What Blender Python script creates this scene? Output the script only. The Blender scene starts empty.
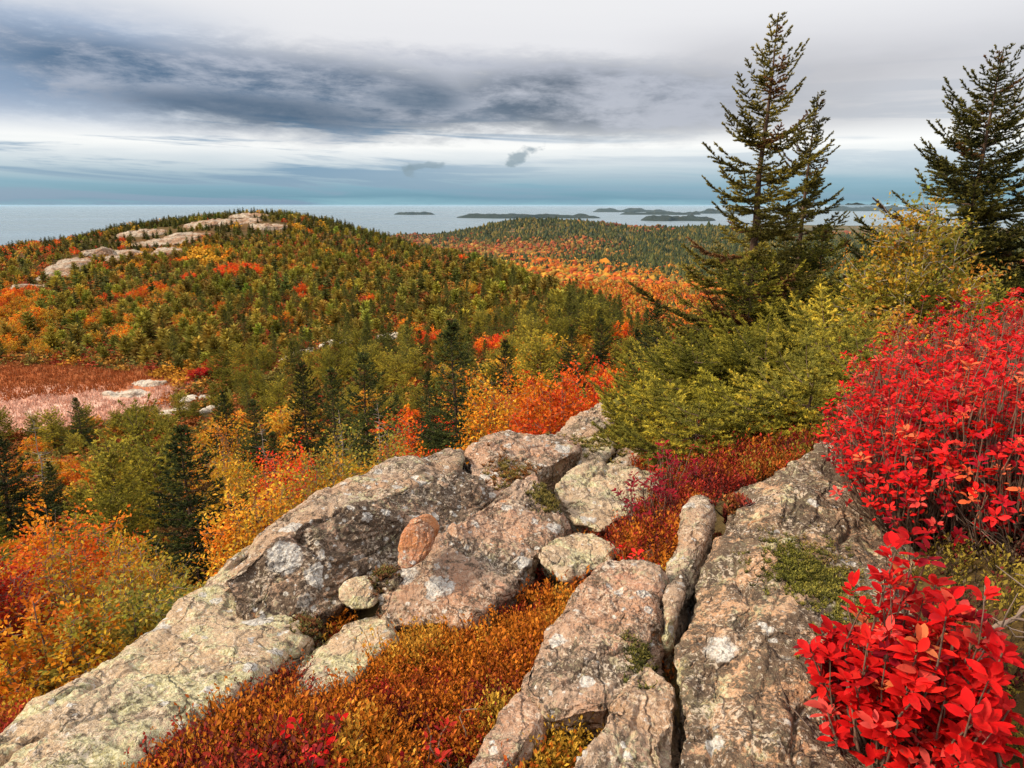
import bpy, bmesh, math, random
import numpy as np
from mathutils import Vector
from mathutils.bvhtree import BVHTree

R = math.radians
sc = bpy.context.scene
COL = sc.collection

# ------------------------------------------------------------------ camera
FPX, PITCH = 680.0, R(14.75)
CP, SP = math.cos(PITCH), math.sin(PITCH)
cam = bpy.data.cameras.new('camera')
cam.lens = 36 * FPX / 1024
cam.clip_start, cam.clip_end = 0.02, 400000
cam_o = bpy.data.objects.new('camera', cam)
COL.objects.link(cam_o)
cam_o.location = (0, 0, 0)
cam_o.rotation_euler = (R(90) - PITCH, 0, 0)
sc.camera = cam_o

# ------------------------------------------------------------------ light and exposure
SUN_EL, SUN_AZ = R(38), R(-105)          # azimuth measured from +Y towards +X
SUN_STRENGTH, SUN_ANGLE = 1.5, 10
sc.view_settings.view_transform = 'Standard'
sc.view_settings.look = 'None'
sc.view_settings.exposure = 2.0
sc.view_settings.gamma = 1.0
sc.view_settings.use_curve_mapping = False
sl = bpy.data.lights.new('sun', 'SUN')
sl.energy = SUN_STRENGTH
sl.angle = R(SUN_ANGLE)
sl.color = (1.0, 0.86, 0.66)
so = bpy.data.objects.new('sun', sl)
COL.objects.link(so)
sd = Vector((math.sin(SUN_AZ) * math.cos(SUN_EL), math.cos(SUN_AZ) * math.cos(SUN_EL), math.sin(SUN_EL)))
so.rotation_euler = sd.to_track_quat('Z', 'Y').to_euler()
so.location = sd * 50
sc.cycles.max_bounces = 6
sc.cycles.diffuse_bounces = 3
sc.cycles.glossy_bounces = 2
sc.cycles.transmission_bounces = 3
sc.cycles.volume_bounces = 0
sc.cycles.use_denoising = True


# ------------------------------------------------------------------ node helper
class NT:
    def __init__(s, tree):
        s.t = tree
        tree.nodes.clear()

    def n(s, typ, **kw):
        nd = s.t.nodes.new(typ)
        for k, v in kw.items():
            setattr(nd, k, v)
        return nd

    def put(s, sock, val):
        if val is None:
            return
        if hasattr(val, 'is_output') or isinstance(val, bpy.types.NodeSocket):
            s.t.links.new(val, sock)
        else:
            sock.default_value = val

    def math(s, op, a, b=None, c=None, clamp=False):
        nd = s.n('ShaderNodeMath', operation=op, use_clamp=clamp)
        for i, v in enumerate((a, b, c)):
            s.put(nd.inputs[i], v)
        return nd.outputs[0]

    def ss(s, x, lo, hi, a=0.0, b=1.0):
        nd = s.n('ShaderNodeMapRange', interpolation_type='SMOOTHSTEP')
        for i, v in enumerate((x, lo, hi, a, b)):
            s.put(nd.inputs[i], v)
        return nd.outputs[0]

    def mix(s, f, a, b, blend='MIX'):
        nd = s.n('ShaderNodeMix', data_type='RGBA', blend_type=blend)
        nd.clamp_factor = True
        s.put(nd.inputs[0], f)
        for k, v in ((6, a), (7, b)):
            if isinstance(v, tuple) and len(v) == 3:
                v = v + (1,)
            s.put(nd.inputs[k], v)
        return nd.outputs[2]

    def noise(s, vec, scale, detail=4, rough=0.55, dist=0.0, out=0):
        nd = s.n('ShaderNodeTexNoise')
        s.put(nd.inputs['Vector'], vec)
        nd.inputs['Scale'].default_value = scale
        nd.inputs['Detail'].default_value = detail
        nd.inputs['Roughness'].default_value = rough
        nd.inputs['Distortion'].default_value = dist
        return nd.outputs[out]

    def voro(s, vec, scale, feature='F1', rnd=1.0):
        nd = s.n('ShaderNodeTexVoronoi', feature=feature)
        s.put(nd.inputs['Vector'], vec)
        nd.inputs['Scale'].default_value = scale
        nd.inputs['Randomness'].default_value = rnd
        return nd

    def xyz(s, x, y, z):
        nd = s.n('ShaderNodeCombineXYZ')
        for i, v in enumerate((x, y, z)):
            s.put(nd.inputs[i], v)
        return nd.outputs[0]

    def sep(s, v):
        nd = s.n('ShaderNodeSeparateXYZ')
        s.put(nd.inputs[0], v)
        return nd.outputs

    def vadd(s, a, b, op='ADD'):
        nd = s.n('ShaderNodeVectorMath', operation=op)
        s.put(nd.inputs[0], a)
        s.put(nd.inputs[1], b)
        return nd.outputs[0]

    def vscale(s, a, k):
        nd = s.n('ShaderNodeVectorMath', operation='SCALE')
        s.put(nd.inputs[0], a)
        s.put(nd.inputs['Scale'], k)
        return nd.outputs[0]

    def ramp(s, f, stops, interp='LINEAR'):
        nd = s.n('ShaderNodeValToRGB')
        cr = nd.color_ramp
        cr.interpolation = interp
        while len(cr.elements) < len(stops):
            cr.elements.new(0.5)
        for e, (p, c) in zip(cr.elements, stops):
            e.position = p
            e.color = tuple(c) + (1,) if len(c) == 3 else c
        s.put(nd.inputs[0], f)
        return nd.outputs[0]


def lin(r, g, b):
    f = lambda c: c / 12.92 if c <= 0.04045 else ((c + 0.055) / 1.055) ** 2.4
    return (f(r / 255), f(g / 255), f(b / 255))


EXPO = 2 ** sc.view_settings.exposure


def slin(r, g, b):                        # display colour -> radiance for the sky
    return tuple(c / EXPO for c in lin(r, g, b))


def sky_ae(px, py):                       # azimuth and tan(elevation) seen at a pixel
    u, v = (px - 512) / FPX, (384 - py) / FPX
    x, y, z = u, CP + v * SP, -SP + v * CP
    return math.atan2(x, y), z / math.hypot(x, y)


# ------------------------------------------------------------------ sky
w = bpy.data.worlds.new('World')
sc.world = w
w.use_nodes = True
k = NT(w.node_tree)
tc = k.n('ShaderNodeTexCoord').outputs['Generated']
x, y, z = k.sep(tc)
hyp = k.math('SQRT', k.math('ADD', k.math('MULTIPLY', x, x), k.math('MULTIPLY', y, y)))
el = k.math('DIVIDE', z, k.math('MAXIMUM', hyp, 0.02))
az = k.math('ARCTAN2', x, y)
streak_v = k.xyz(k.math('MULTIPLY', az, 2.2), k.math('MULTIPLY', k.math('ADD', el, k.math('MULTIPLY', az, 0.03)), 34.0), 3.1)
streak = k.noise(streak_v, 1.0, 6, 0.6, 0.6)
fine_v = k.xyz(k.math('MULTIPLY', az, 7.0), k.math('MULTIPLY', el, 26.0), 7.7)
fine = k.math('ADD', k.math('MULTIPLY', k.noise(fine_v, 1.0, 9, 0.66, 0.25), 0.7), k.math('MULTIPLY', k.noise(k.xyz(k.math('MULTIPLY', az, 19.0), k.math('MULTIPLY', el, 64.0), 2.2), 1.0, 8, 0.66, 0.2), 0.3))
big_v = k.xyz(k.math('MULTIPLY', az, 2.6), k.math('MULTIPLY', el, 8.0), 1.3)
big = k.noise(big_v, 1.0, 5, 0.55, 0.4)
# clear band and bright deck by elevation
base = k.ramp(k.math('MULTIPLY', k.math('ADD', el, k.math('MULTIPLY', k.math('SUBTRACT', streak, 0.5), 0.035)), 3.2, clamp=True), [
    (0.000, slin(116, 172, 194)), (0.03, slin(62, 134, 166)), (0.075, slin(94, 150, 180)),
    (0.125, slin(156, 180, 198)), (0.18, slin(208, 216, 223)), (0.24, slin(250, 249, 247)),
    (0.36, slin(236, 236, 238)), (0.55, slin(228, 227, 230)), (0.80, slin(238, 237, 238)), (1.0, slin(243, 242, 242))])
# wispy grey streaks between 130 and 180 px rows, stronger to the left
sm = k.math('MULTIPLY', k.ss(streak, 0.47, 0.60), k.ss(el, 0.20, 0.10))
sm = k.math('MULTIPLY', sm, k.ss(az, 0.20, -0.35, 0.35, 1.0))
base = k.mix(sm, base, slin(100, 140, 174))
# greyer sheet to the right of the big cloud
gm = k.math('MULTIPLY', k.ss(az, 0.10, 0.30), k.math('MULTIPLY', k.ss(el, 0.075, 0.11), k.ss(el, 0.25, 0.15)))
gm = k.math('MULTIPLY', gm, k.ss(big, 0.25, 0.75, 0.45, 0.95))
base = k.mix(gm, base, slin(184, 183, 187))
# blue-grey veil upper left
bm_ = k.math('MULTIPLY', k.ss(az, -0.25, -0.55), k.math('MULTIPLY', k.ss(el, 0.07, 0.13), k.ss(el, 0.26, 0.17)))
bm_ = k.math('MULTIPLY', bm_, k.ss(fine, 0.2, 0.62, 0.35, 1.0))
base = k.mix(bm_, base, slin(112, 146, 184))


def blob(px, py, hw, hh, rot=0.0):        # 1 in the middle of an ellipse on the sky, falling to 0 at its rim and negative beyond
    a0, e0 = sky_ae(px, py)
    da, de = k.math('SUBTRACT', az, a0), k.math('SUBTRACT', el, e0)
    de = k.math('ADD', de, k.math('MULTIPLY', da, rot))
    da, de = k.math('DIVIDE', da, hw), k.math('DIVIDE', de, hh)
    d = k.math('SQRT', k.math('ADD', k.math('MULTIPLY', da, da), k.math('MULTIPLY', de, de)))
    return k.math('SUBTRACT', 1.0, d)


e1 = blob(320, 96, 0.44, 0.066, 0.03)
e2 = blob(570, 100, 0.30, 0.062, 0.03)
e3 = blob(170, 78, 0.28, 0.045, 0.10)
E = k.math('MAXIMUM', k.math('MAXIMUM', e1, e2), e3)
E = k.math('ADD', E, k.math('MULTIPLY', k.math('SUBTRACT', fine, 0.5), 1.5))
E = k.math('ADD', E, k.math('MULTIPLY', k.math('SUBTRACT', big, 0.5), 0.55))
dm = k.ss(E, -0.10, 0.55)
dcol = k.mix(k.ss(az, -0.50, 0.16), slin(40, 84, 120), slin(74, 88, 106))
dcol = k.mix(k.ss(k.math('ADD', k.math('MULTIPLY', fine, 0.6), k.math('MULTIPLY', big, 0.4)), 0.42, 0.60), dcol, k.mix(0.72, dcol, slin(206, 208, 218)))
dk = k.math('MULTIPLY', k.ss(k.math('ADD', blob(250, 112, 0.22, 0.03, 0.03), k.math('MULTIPLY', k.math('SUBTRACT', fine, 0.5), 1.6)), 0.0, 0.7), 0.75)
dcol = k.mix(dk, dcol, slin(22, 66, 100))
dk2 = k.math('MULTIPLY', k.ss(k.math('ADD', blob(425, 98, 0.09, 0.025, 0.0), k.math('MULTIPLY', k.math('SUBTRACT', fine, 0.5), 1.6)), 0.0, 0.8), 0.6)
dcol = k.mix(dk2, dcol, slin(36, 72, 100))
skyc = k.mix(k.math('MULTIPLY', dm, 0.93), base, dcol)
# small torn scraps of dark cloud low over the sea
for (qx, qy, hw, hh, rot, st) in ((520, 157, 0.030, 0.011, -0.45, 0.72), (408, 171, 0.012, 0.010, 0.3, 0.5), (425, 166, 0.040, 0.006, -0.1, 0.6)):
    b_ = k.math('ADD', blob(qx, qy, hw, hh, rot), k.math('MULTIPLY', k.math('SUBTRACT', k.noise(k.xyz(k.math('MULTIPLY', az, 60.0), k.math('MULTIPLY', el, 90.0), 0.4), 1.0, 4), 0.5), 2.4))
    skyc = k.mix(k.math('MULTIPLY', k.ss(b_, -0.05, 0.7), st), skyc, slin(104, 128, 146))
nis = k.n('ShaderNodeTexSky', sky_type='NISHITA')
nis.sun_disc = False
nis.sun_elevation = SUN_EL
nis.sun_rotation = SUN_AZ
nis.altitude = 300
clear = k.vscale(nis.outputs[0], 0.09)
over = k.ss(el, 0.0, 0.12, 0.90, 0.97)
skyc = k.mix(over, clear, skyc)
# overhead and behind the deck is an even bright overcast
skyc = k.mix(k.ss(el, 0.32, 1.2), skyc, tuple(1.72 * c for c in slin(242, 241, 243)))
bg = k.n('ShaderNodeBackground')
k.put(bg.inputs[0], skyc)
bg.inputs[1].default_value = 1.0
wo = k.n('ShaderNodeOutputWorld')
k.t.links.new(bg.outputs[0], wo.inputs[0])

# ------------------------------------------------------------------ numeric helpers
rng = np.random.default_rng(7)
random.seed(7)


def ray(px, py):
    u, v = (px - 512) / FPX, (384 - py) / FPX
    return np.array((u, CP + v * SP, -SP + v * CP))


def at(px, py, Y):
    d = ray(px, py)
    return d * (Y / d[1])


def G(px, Y, zz):                          # world point at depth Y and height zz in the column of pixel px
    r_ = zz / Y
    v = (r_ * CP + SP) / (CP - r_ * SP)
    return np.array(((px - 512) / FPX * Y / (CP + v * SP), Y, zz))


def project(P):
    P = np.atleast_2d(P)
    dep = P[:, 1] * CP - P[:, 2] * SP
    up = P[:, 1] * SP + P[:, 2] * CP
    dep = np.where(dep < 0.01, 0.01, dep)
    return 512 + FPX * P[:, 0] / dep, 384 - FPX * up / dep


def _hash(ix, iy, iz, seed):
    h = (ix.astype(np.int64) * 374761393 + iy.astype(np.int64) * 668265263 + iz.astype(np.int64) * 2147483647 + seed * 974634541) & 0xffffffff
    h = ((h ^ (h >> 13)) * 1274126177) & 0xffffffff
    h = (h ^ (h >> 16)) & 0xffffffff
    return h / 4294967295.0 * 2 - 1


def vnoise(P, seed=0):
    P = np.asarray(P, float)
    i = np.floor(P).astype(np.int64)
    f = P - i
    f = f * f * f * (f * (f * 6 - 15) + 10)
    out = 0
    for a in (0, 1):
        wx = f[:, 0] if a else 1 - f[:, 0]
        for b in (0, 1):
            wy = f[:, 1] if b else 1 - f[:, 1]
            for c in (0, 1):
                wz = f[:, 2] if c else 1 - f[:, 2]
                out = out + wx * wy * wz * _hash(i[:, 0] + a, i[:, 1] + b, i[:, 2] + c, seed)
    return out


def fbm(P, octv=4, seed=0, gain=0.5):
    a, s, t = 1.0, 0.0, 0.0
    P = np.asarray(P, float)
    for o in range(octv):
        s = s + a * vnoise(P * (2.03 ** o) + 13.7 * o, seed + o)
        t += a
        a *= gain
    return s / t


def ridged(P, octv=3, seed=0):
    a, s, t = 1.0, 0.0, 0.0
    for o in range(octv):
        s = s + a * (1 - np.abs(vnoise(P * (2.1 ** o) + 5.1 * o, seed + o)) * 2)
        t += a
        a *= 0.5
    return s / t


def unit(v):
    return v / np.maximum(np.linalg.norm(v, axis=-1, keepdims=True), 1e-9)


class MB:
    """collects triangles with one colour per vertex; build() links them as one mesh object"""
    def __init__(s):
        s.V, s.F, s.C, s.n = [], [], [], 0

    def add(s, V, F, C):
        V = np.asarray(V, np.float32).reshape(-1, 3)
        C = np.asarray(C, np.float32)
        if C.ndim == 1:
            C = np.tile(C, (len(V), 1))
        s.V.append(V)
        s.F.append(np.asarray(F, np.int32).reshape(-1, 3) + s.n)
        s.C.append(C[:, :3])
        s.n += len(V)

    def arrays(s):
        return np.concatenate(s.V), np.concatenate(s.F), np.concatenate(s.C)

    def mesh(s, name, mat, smooth=True):
        V, F, C = s.arrays()
        return make_mesh(name, V, F, C, mat, smooth)

    def build(s, name, mat, parent=None, smooth=True):
        return link(name, s.mesh(name, mat, smooth), parent)


def make_mesh(name, V, F, C, mat, smooth=True):
    me = bpy.data.meshes.new(name)
    me.vertices.add(len(V))
    me.vertices.foreach_set('co', np.ascontiguousarray(V, np.float32).ravel())
    me.loops.add(len(F) * 3)
    me.loops.foreach_set('vertex_index', np.ascontiguousarray(F, np.int32).ravel())
    me.polygons.add(len(F))
    me.polygons.foreach_set('loop_start', np.arange(0, len(F) * 3, 3, dtype=np.int32))
    me.polygons.foreach_set('use_smooth', np.full(len(F), smooth, dtype=bool))
    if C is not None:
        at_ = me.attributes.new('Col', 'FLOAT_COLOR', 'POINT')
        c4 = np.ones((len(V), 4), np.float32)
        c4[:, :3] = C
        at_.data.foreach_set('color', c4.ravel())
    me.materials.append(mat)
    me.update()
    me.validate()
    return me


def link(name, me, parent=None, loc=None, rz=0.0, s=1.0):
    o = bpy.data.objects.new(name, me)
    COL.objects.link(o)
    if parent is not None:
        o.parent = parent
    if loc is not None:
        o.location = loc
    o.rotation_euler = (0, 0, rz)
    if s != 1.0:
        o.scale = (s, s, s) if not isinstance(s, tuple) else s
    return o


def tag(o, label=None, cat=None, group=None, kind=None):
    if label:
        o['label'] = label
    if cat:
        o['category'] = cat
    if group:
        o['group'] = group
    if kind:
        o['kind'] = kind
    return o


def empty(name, loc, rz=0.0, s=1.0):
    o = bpy.data.objects.new(name, None)
    COL.objects.link(o)
    o.location = loc
    o.rotation_euler = (0, 0, rz)
    o.empty_display_size = 0.1
    o.scale = (s, s, s) if not isinstance(s, tuple) else s
    return o


def tube(pts, rad, n=5):
    pts = np.asarray(pts, float)
    m = len(pts)
    rad = np.broadcast_to(np.asarray(rad, float), (m,))
    t = unit(np.gradient(pts, axis=0))
    ref = np.array((0.31, 0.22, 0.92)) if abs(t[0][2]) < 0.8 else np.array((0.9, 0.3, 0.1))
    a = unit(np.cross(t, ref))
    b = np.cross(t, a)
    ang = np.linspace(0, 2 * math.pi, n, endpoint=False)
    V = pts[:, None, :] + rad[:, None, None] * (np.cos(ang)[None, :, None] * a[:, None, :] + np.sin(ang)[None, :, None] * b[:, None, :])
    F = []
    for i in range(m - 1):
        for j in range(n):
            q = (j + 1) % n
            p0, p1, p2, p3 = i * n + j, i * n + q, (i + 1) * n + q, (i + 1) * n + j
            F += [(p0, p1, p2), (p0, p2, p3)]
    return V.reshape(-1, 3), np.array(F)


def jitter_col(base, n, amt, g):
    c = np.asarray(base)[None, :] * (1 + g.normal(0, amt, (n, 1)))
    c = c * (1 + g.normal(0, amt * 0.5, (n, 3)))
    return np.clip(c, 0.001, 0.95)


def needles(mb, P, D, L, W, C, g):
    n = len(P)
    D = unit(D)
    S = unit(np.cross(D, g.normal(size=(n, 3))))
    w_ = (S * W[:, None] * 0.5)
    V = np.stack([P - w_, P + w_, P + D * L[:, None]], 1).reshape(-1, 3)
    F = np.arange(n * 3).reshape(-1, 3)
    mb.add(V, F, np.repeat(C, 3, 0))


def leaves(mb, P, D, N, L, W, C, fold=0.25):
    """4-point folded leaf: P base, D direction, N face normal"""
    n = len(P)
    D = unit(D)
    S = unit(np.cross(D, N))
    U = np.cross(S, D)
    mid = P + D * (L * 0.5)[:, None] + U * (L * fold * 0.4)[:, None]
    V = np.stack([P, mid - S * (W * 0.5)[:, None], P + D * L[:, None], mid + S * (W * 0.5)[:, None]], 1)
    i = np.arange(n)[:, None] * 4
    F = np.concatenate([i + np.array((0, 2, 1)), i + np.array((0, 3, 2))], 0)
    mb.add(V.reshape(-1, 3), F, np.repeat(C, 4, 0))


def big_leaves(mb, P, D, N, L, W, C, g):
    """oval leaf with a folded, arching midrib: 11 points, 12 triangles"""
    n = len(P)
    D = unit(D)
    S = unit(np.cross(D, N))
    U = np.cross(S, D)
    t = np.array((0.0, 0.22, 0.5, 0.78, 1.0))
    wd = np.array((0.0, 0.74, 1.0, 0.72, 0.0))
    arch = g.uniform(-0.05, 0.30, n)
    cup = g.uniform(0.05, 0.55, n)
    pts = []
    for q in range(5):
        c = P + D * (L * t[q])[:, None] - U * (L * arch * t[q] ** 2)[:, None]
        if 0 < q < 4:
            e = (W * 0.5 * wd[q])
            up = U * (e * cup)[:, None]
            pts += [c - S * e[:, None] + up, c, c + S * e[:, None] + up]
        else:
            pts.append(c)
    V = np.stack(pts, 1)
    tri = [(0, 2, 1), (0, 3, 2)]
    for b in (1, 4):
        tri += [(b, b + 1, b + 4), (b, b + 4, b + 3), (b + 1, b + 2, b + 5), (b + 1, b + 5, b + 4)]
    tri += [(7, 8, 10), (8, 9, 10)]
    i = np.arange(n)[:, None, None] * 11
    F = (i + np.array(tri)[None]).reshape(-1, 3)
    shade = np.array([1.0, 1, .9, 1, 1, .88, 1, 1.05, .95, 1.05, 1.1])
    Cc = np.clip(C[:, None, :] * shade[None, :, None], 0, .95)
    mb.add(V.reshape(-1, 3), F, Cc.reshape(-1, 3))


def scatter(mb, tmpl, pos, scale, rz, tint, tilt=None):
    """copies of a template (V,F,C) merged into one mesh: for plants nobody could count"""
    V, F, C = tmpl
    m, n = len(pos), len(V)
    if m == 0:
        return
    c, s = np.cos(rz)[:, None], np.sin(rz)[:, None]
    sc_ = scale if scale.ndim == 2 else np.repeat(scale[:, None], 3, 1)
    X = V[None, :, 0] * sc_[:, 0:1]
    Y = V[None, :, 1] * sc_[:, 1:2]
    Z = V[None, :, 2] * sc_[:, 2:3]
    xr, yr = X * c - Y * s, X * s + Y * c
    if tilt is not None:
        xr = xr + Z * tilt[:, 0:1]
        yr = yr + Z * tilt[:, 1:2]
    W = np.stack([xr + pos[:, 0:1], yr + pos[:, 1:2], Z + pos[:, 2:3]], 2)
    FF = F[None] + (np.arange(m) * n)[:, None, None]
    CC = np.clip(C[None] * tint[:, None, :], 0.001, 0.95)
    mb.add(W.reshape(-1, 3), FF.reshape(-1, 3), CC.reshape(-1, 3))


def inpoly(px, py, poly):
    inside = np.zeros(len(px), bool)
    j = len(poly) - 1
    for i in range(len(poly)):
        xi, yi = poly[i]
        xj, yj = poly[j]
        c = ((yi > py) != (yj > py)) & (px < (xj - xi) * (py - yi) / ((yj - yi) or 1e-9) + xi)
        inside ^= c
        j = i
    return inside


# ------------------------------------------------------------------ materials
def principled(name, build, rough=0.8, spec=0.3):
    m = bpy.data.materials.new(name)
    m.use_nodes = True
    q = NT(m.node_tree)
    p = q.n('ShaderNodeBsdfPrincipled')
    p.inputs['Roughness'].default_value = rough
    p.inputs['Specular IOR Level'].default_value = spec
    o = q.n('ShaderNodeOutputMaterial')
    q.t.links.new(p.outputs[0], o.inputs[0])
    build(q, p, o)
    return m


def leaf_material(name, transl=0.35, rough=0.55, spec=0.25, vary=0.25, bump=0.0):
    def b(q, p, o):
        a = q.n('ShaderNodeAttribute', attribute_name='Col')
        rnd = q.n('ShaderNodeObjectInfo').outputs['Random']
        hsv = q.n('ShaderNodeHueSaturation')
        ac = a.outputs['Color']
        if bump:                            # blotches, brown specks and paler patches on big leaves
            Pn = q.n('ShaderNodeTexCoord').outputs['Object']
            ac = q.mix(q.ss(q.noise(Pn, 38, 4, 0.6), 0.52, 0.68, 0, 0.55), ac, q.mix(1.0, ac, (0.45, 0.5, 0.5), 'MULTIPLY'))
            ac = q.mix(q.ss(q.noise(q.vadd(Pn, (3.1, 1.7, 0.3)), 26, 4, 0.6), 0.56, 0.70, 0, 0.25), ac, (0.66, 0.07, 0.04))
            ac = q.mix(q.ss(q.noise(Pn, 210, 2, 0.5), 0.68, 0.74, 0, 0.8), ac, (0.09, 0.03, 0.015))
        q.put(hsv.inputs['Color'], ac)
        q.put(hsv.inputs['Value'], q.ss(rnd, 0, 1, 1 - vary, 1 + vary))
        q.put(hsv.inputs['Hue'], q.ss(rnd, 1, 0, 0.493, 0.507) if vary > 0.1 else 0.5)
        c = hsv.outputs[0]
        q.put(p.inputs['Base Color'], c)
        t = q.n('ShaderNodeBsdfTranslucent')
        q.put(t.inputs[0], c)
        mx = q.n('ShaderNodeMixShader')
        mx.inputs[0].default_value = transl
        q.t.links.new(p.outputs[0], mx.inputs[1])
        q.t.links.new(t.outputs[0], mx.inputs[2])
        q.t.links.new(mx.outputs[0], o.inputs[0])
    return principled(name, b, rough, spec)


M_LEAF = leaf_material('autumn_leaf', 0.40, 0.6, 0.1)
M_LEAF_NEAR = leaf_material('glossy_red_leaf', 0.36, 0.5, 0.07, 0.08, 1.0)
M_NEEDLE = leaf_material('conifer_needle', 0.38, 0.65, 0.1, 0.34)
M_FAR = leaf_material('far_canopy', 0.15, 0.8, 0.1, 0.0)


def bark_b(q, p, o):
    tcn = q.n('ShaderNodeTexCoord').outputs['Object']
    mp = q.n('ShaderNodeMapping')
    mp.inputs['Scale'].default_value = (1, 1, 0.25)
    q.put(mp.inputs[0], tcn)
    n1 = q.noise(mp.outputs[0], 40, 6, 0.7)
    c = q.ramp(n1, [(0.3, (0.035, 0.022, 0.016)), (0.55, (0.10, 0.062, 0.042)), (0.75, (0.20, 0.155, 0.12))])
    q.put(p.inputs['Base Color'], c)
    bp = q.n('ShaderNodeBump')
    bp.inputs['Strength'].default_value = 0.6
    bp.inputs['Distance'].default_value = 0.01
    q.put(bp.inputs['Height'], n1)
    q.put(p.inputs['Normal'], bp.outputs[0])


M_BARK = principled('conifer_bark', bark_b, 0.9, 0.1)


def twig_b(q, p, o):
    a = q.n('ShaderNodeAttribute', attribute_name='Col').outputs['Color']
    n1 = q.noise(q.n('ShaderNodeTexCoord').outputs['Object'], 90, 4, 0.6)
    q.put(p.inputs['Base Color'], q.mix(q.ss(n1, 0.35, 0.7, 0.0, 0.35), a, (0.24, 0.19, 0.15)))


M_TWIG = principled('weathered_twig', twig_b, 0.85, 0.15)


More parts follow.
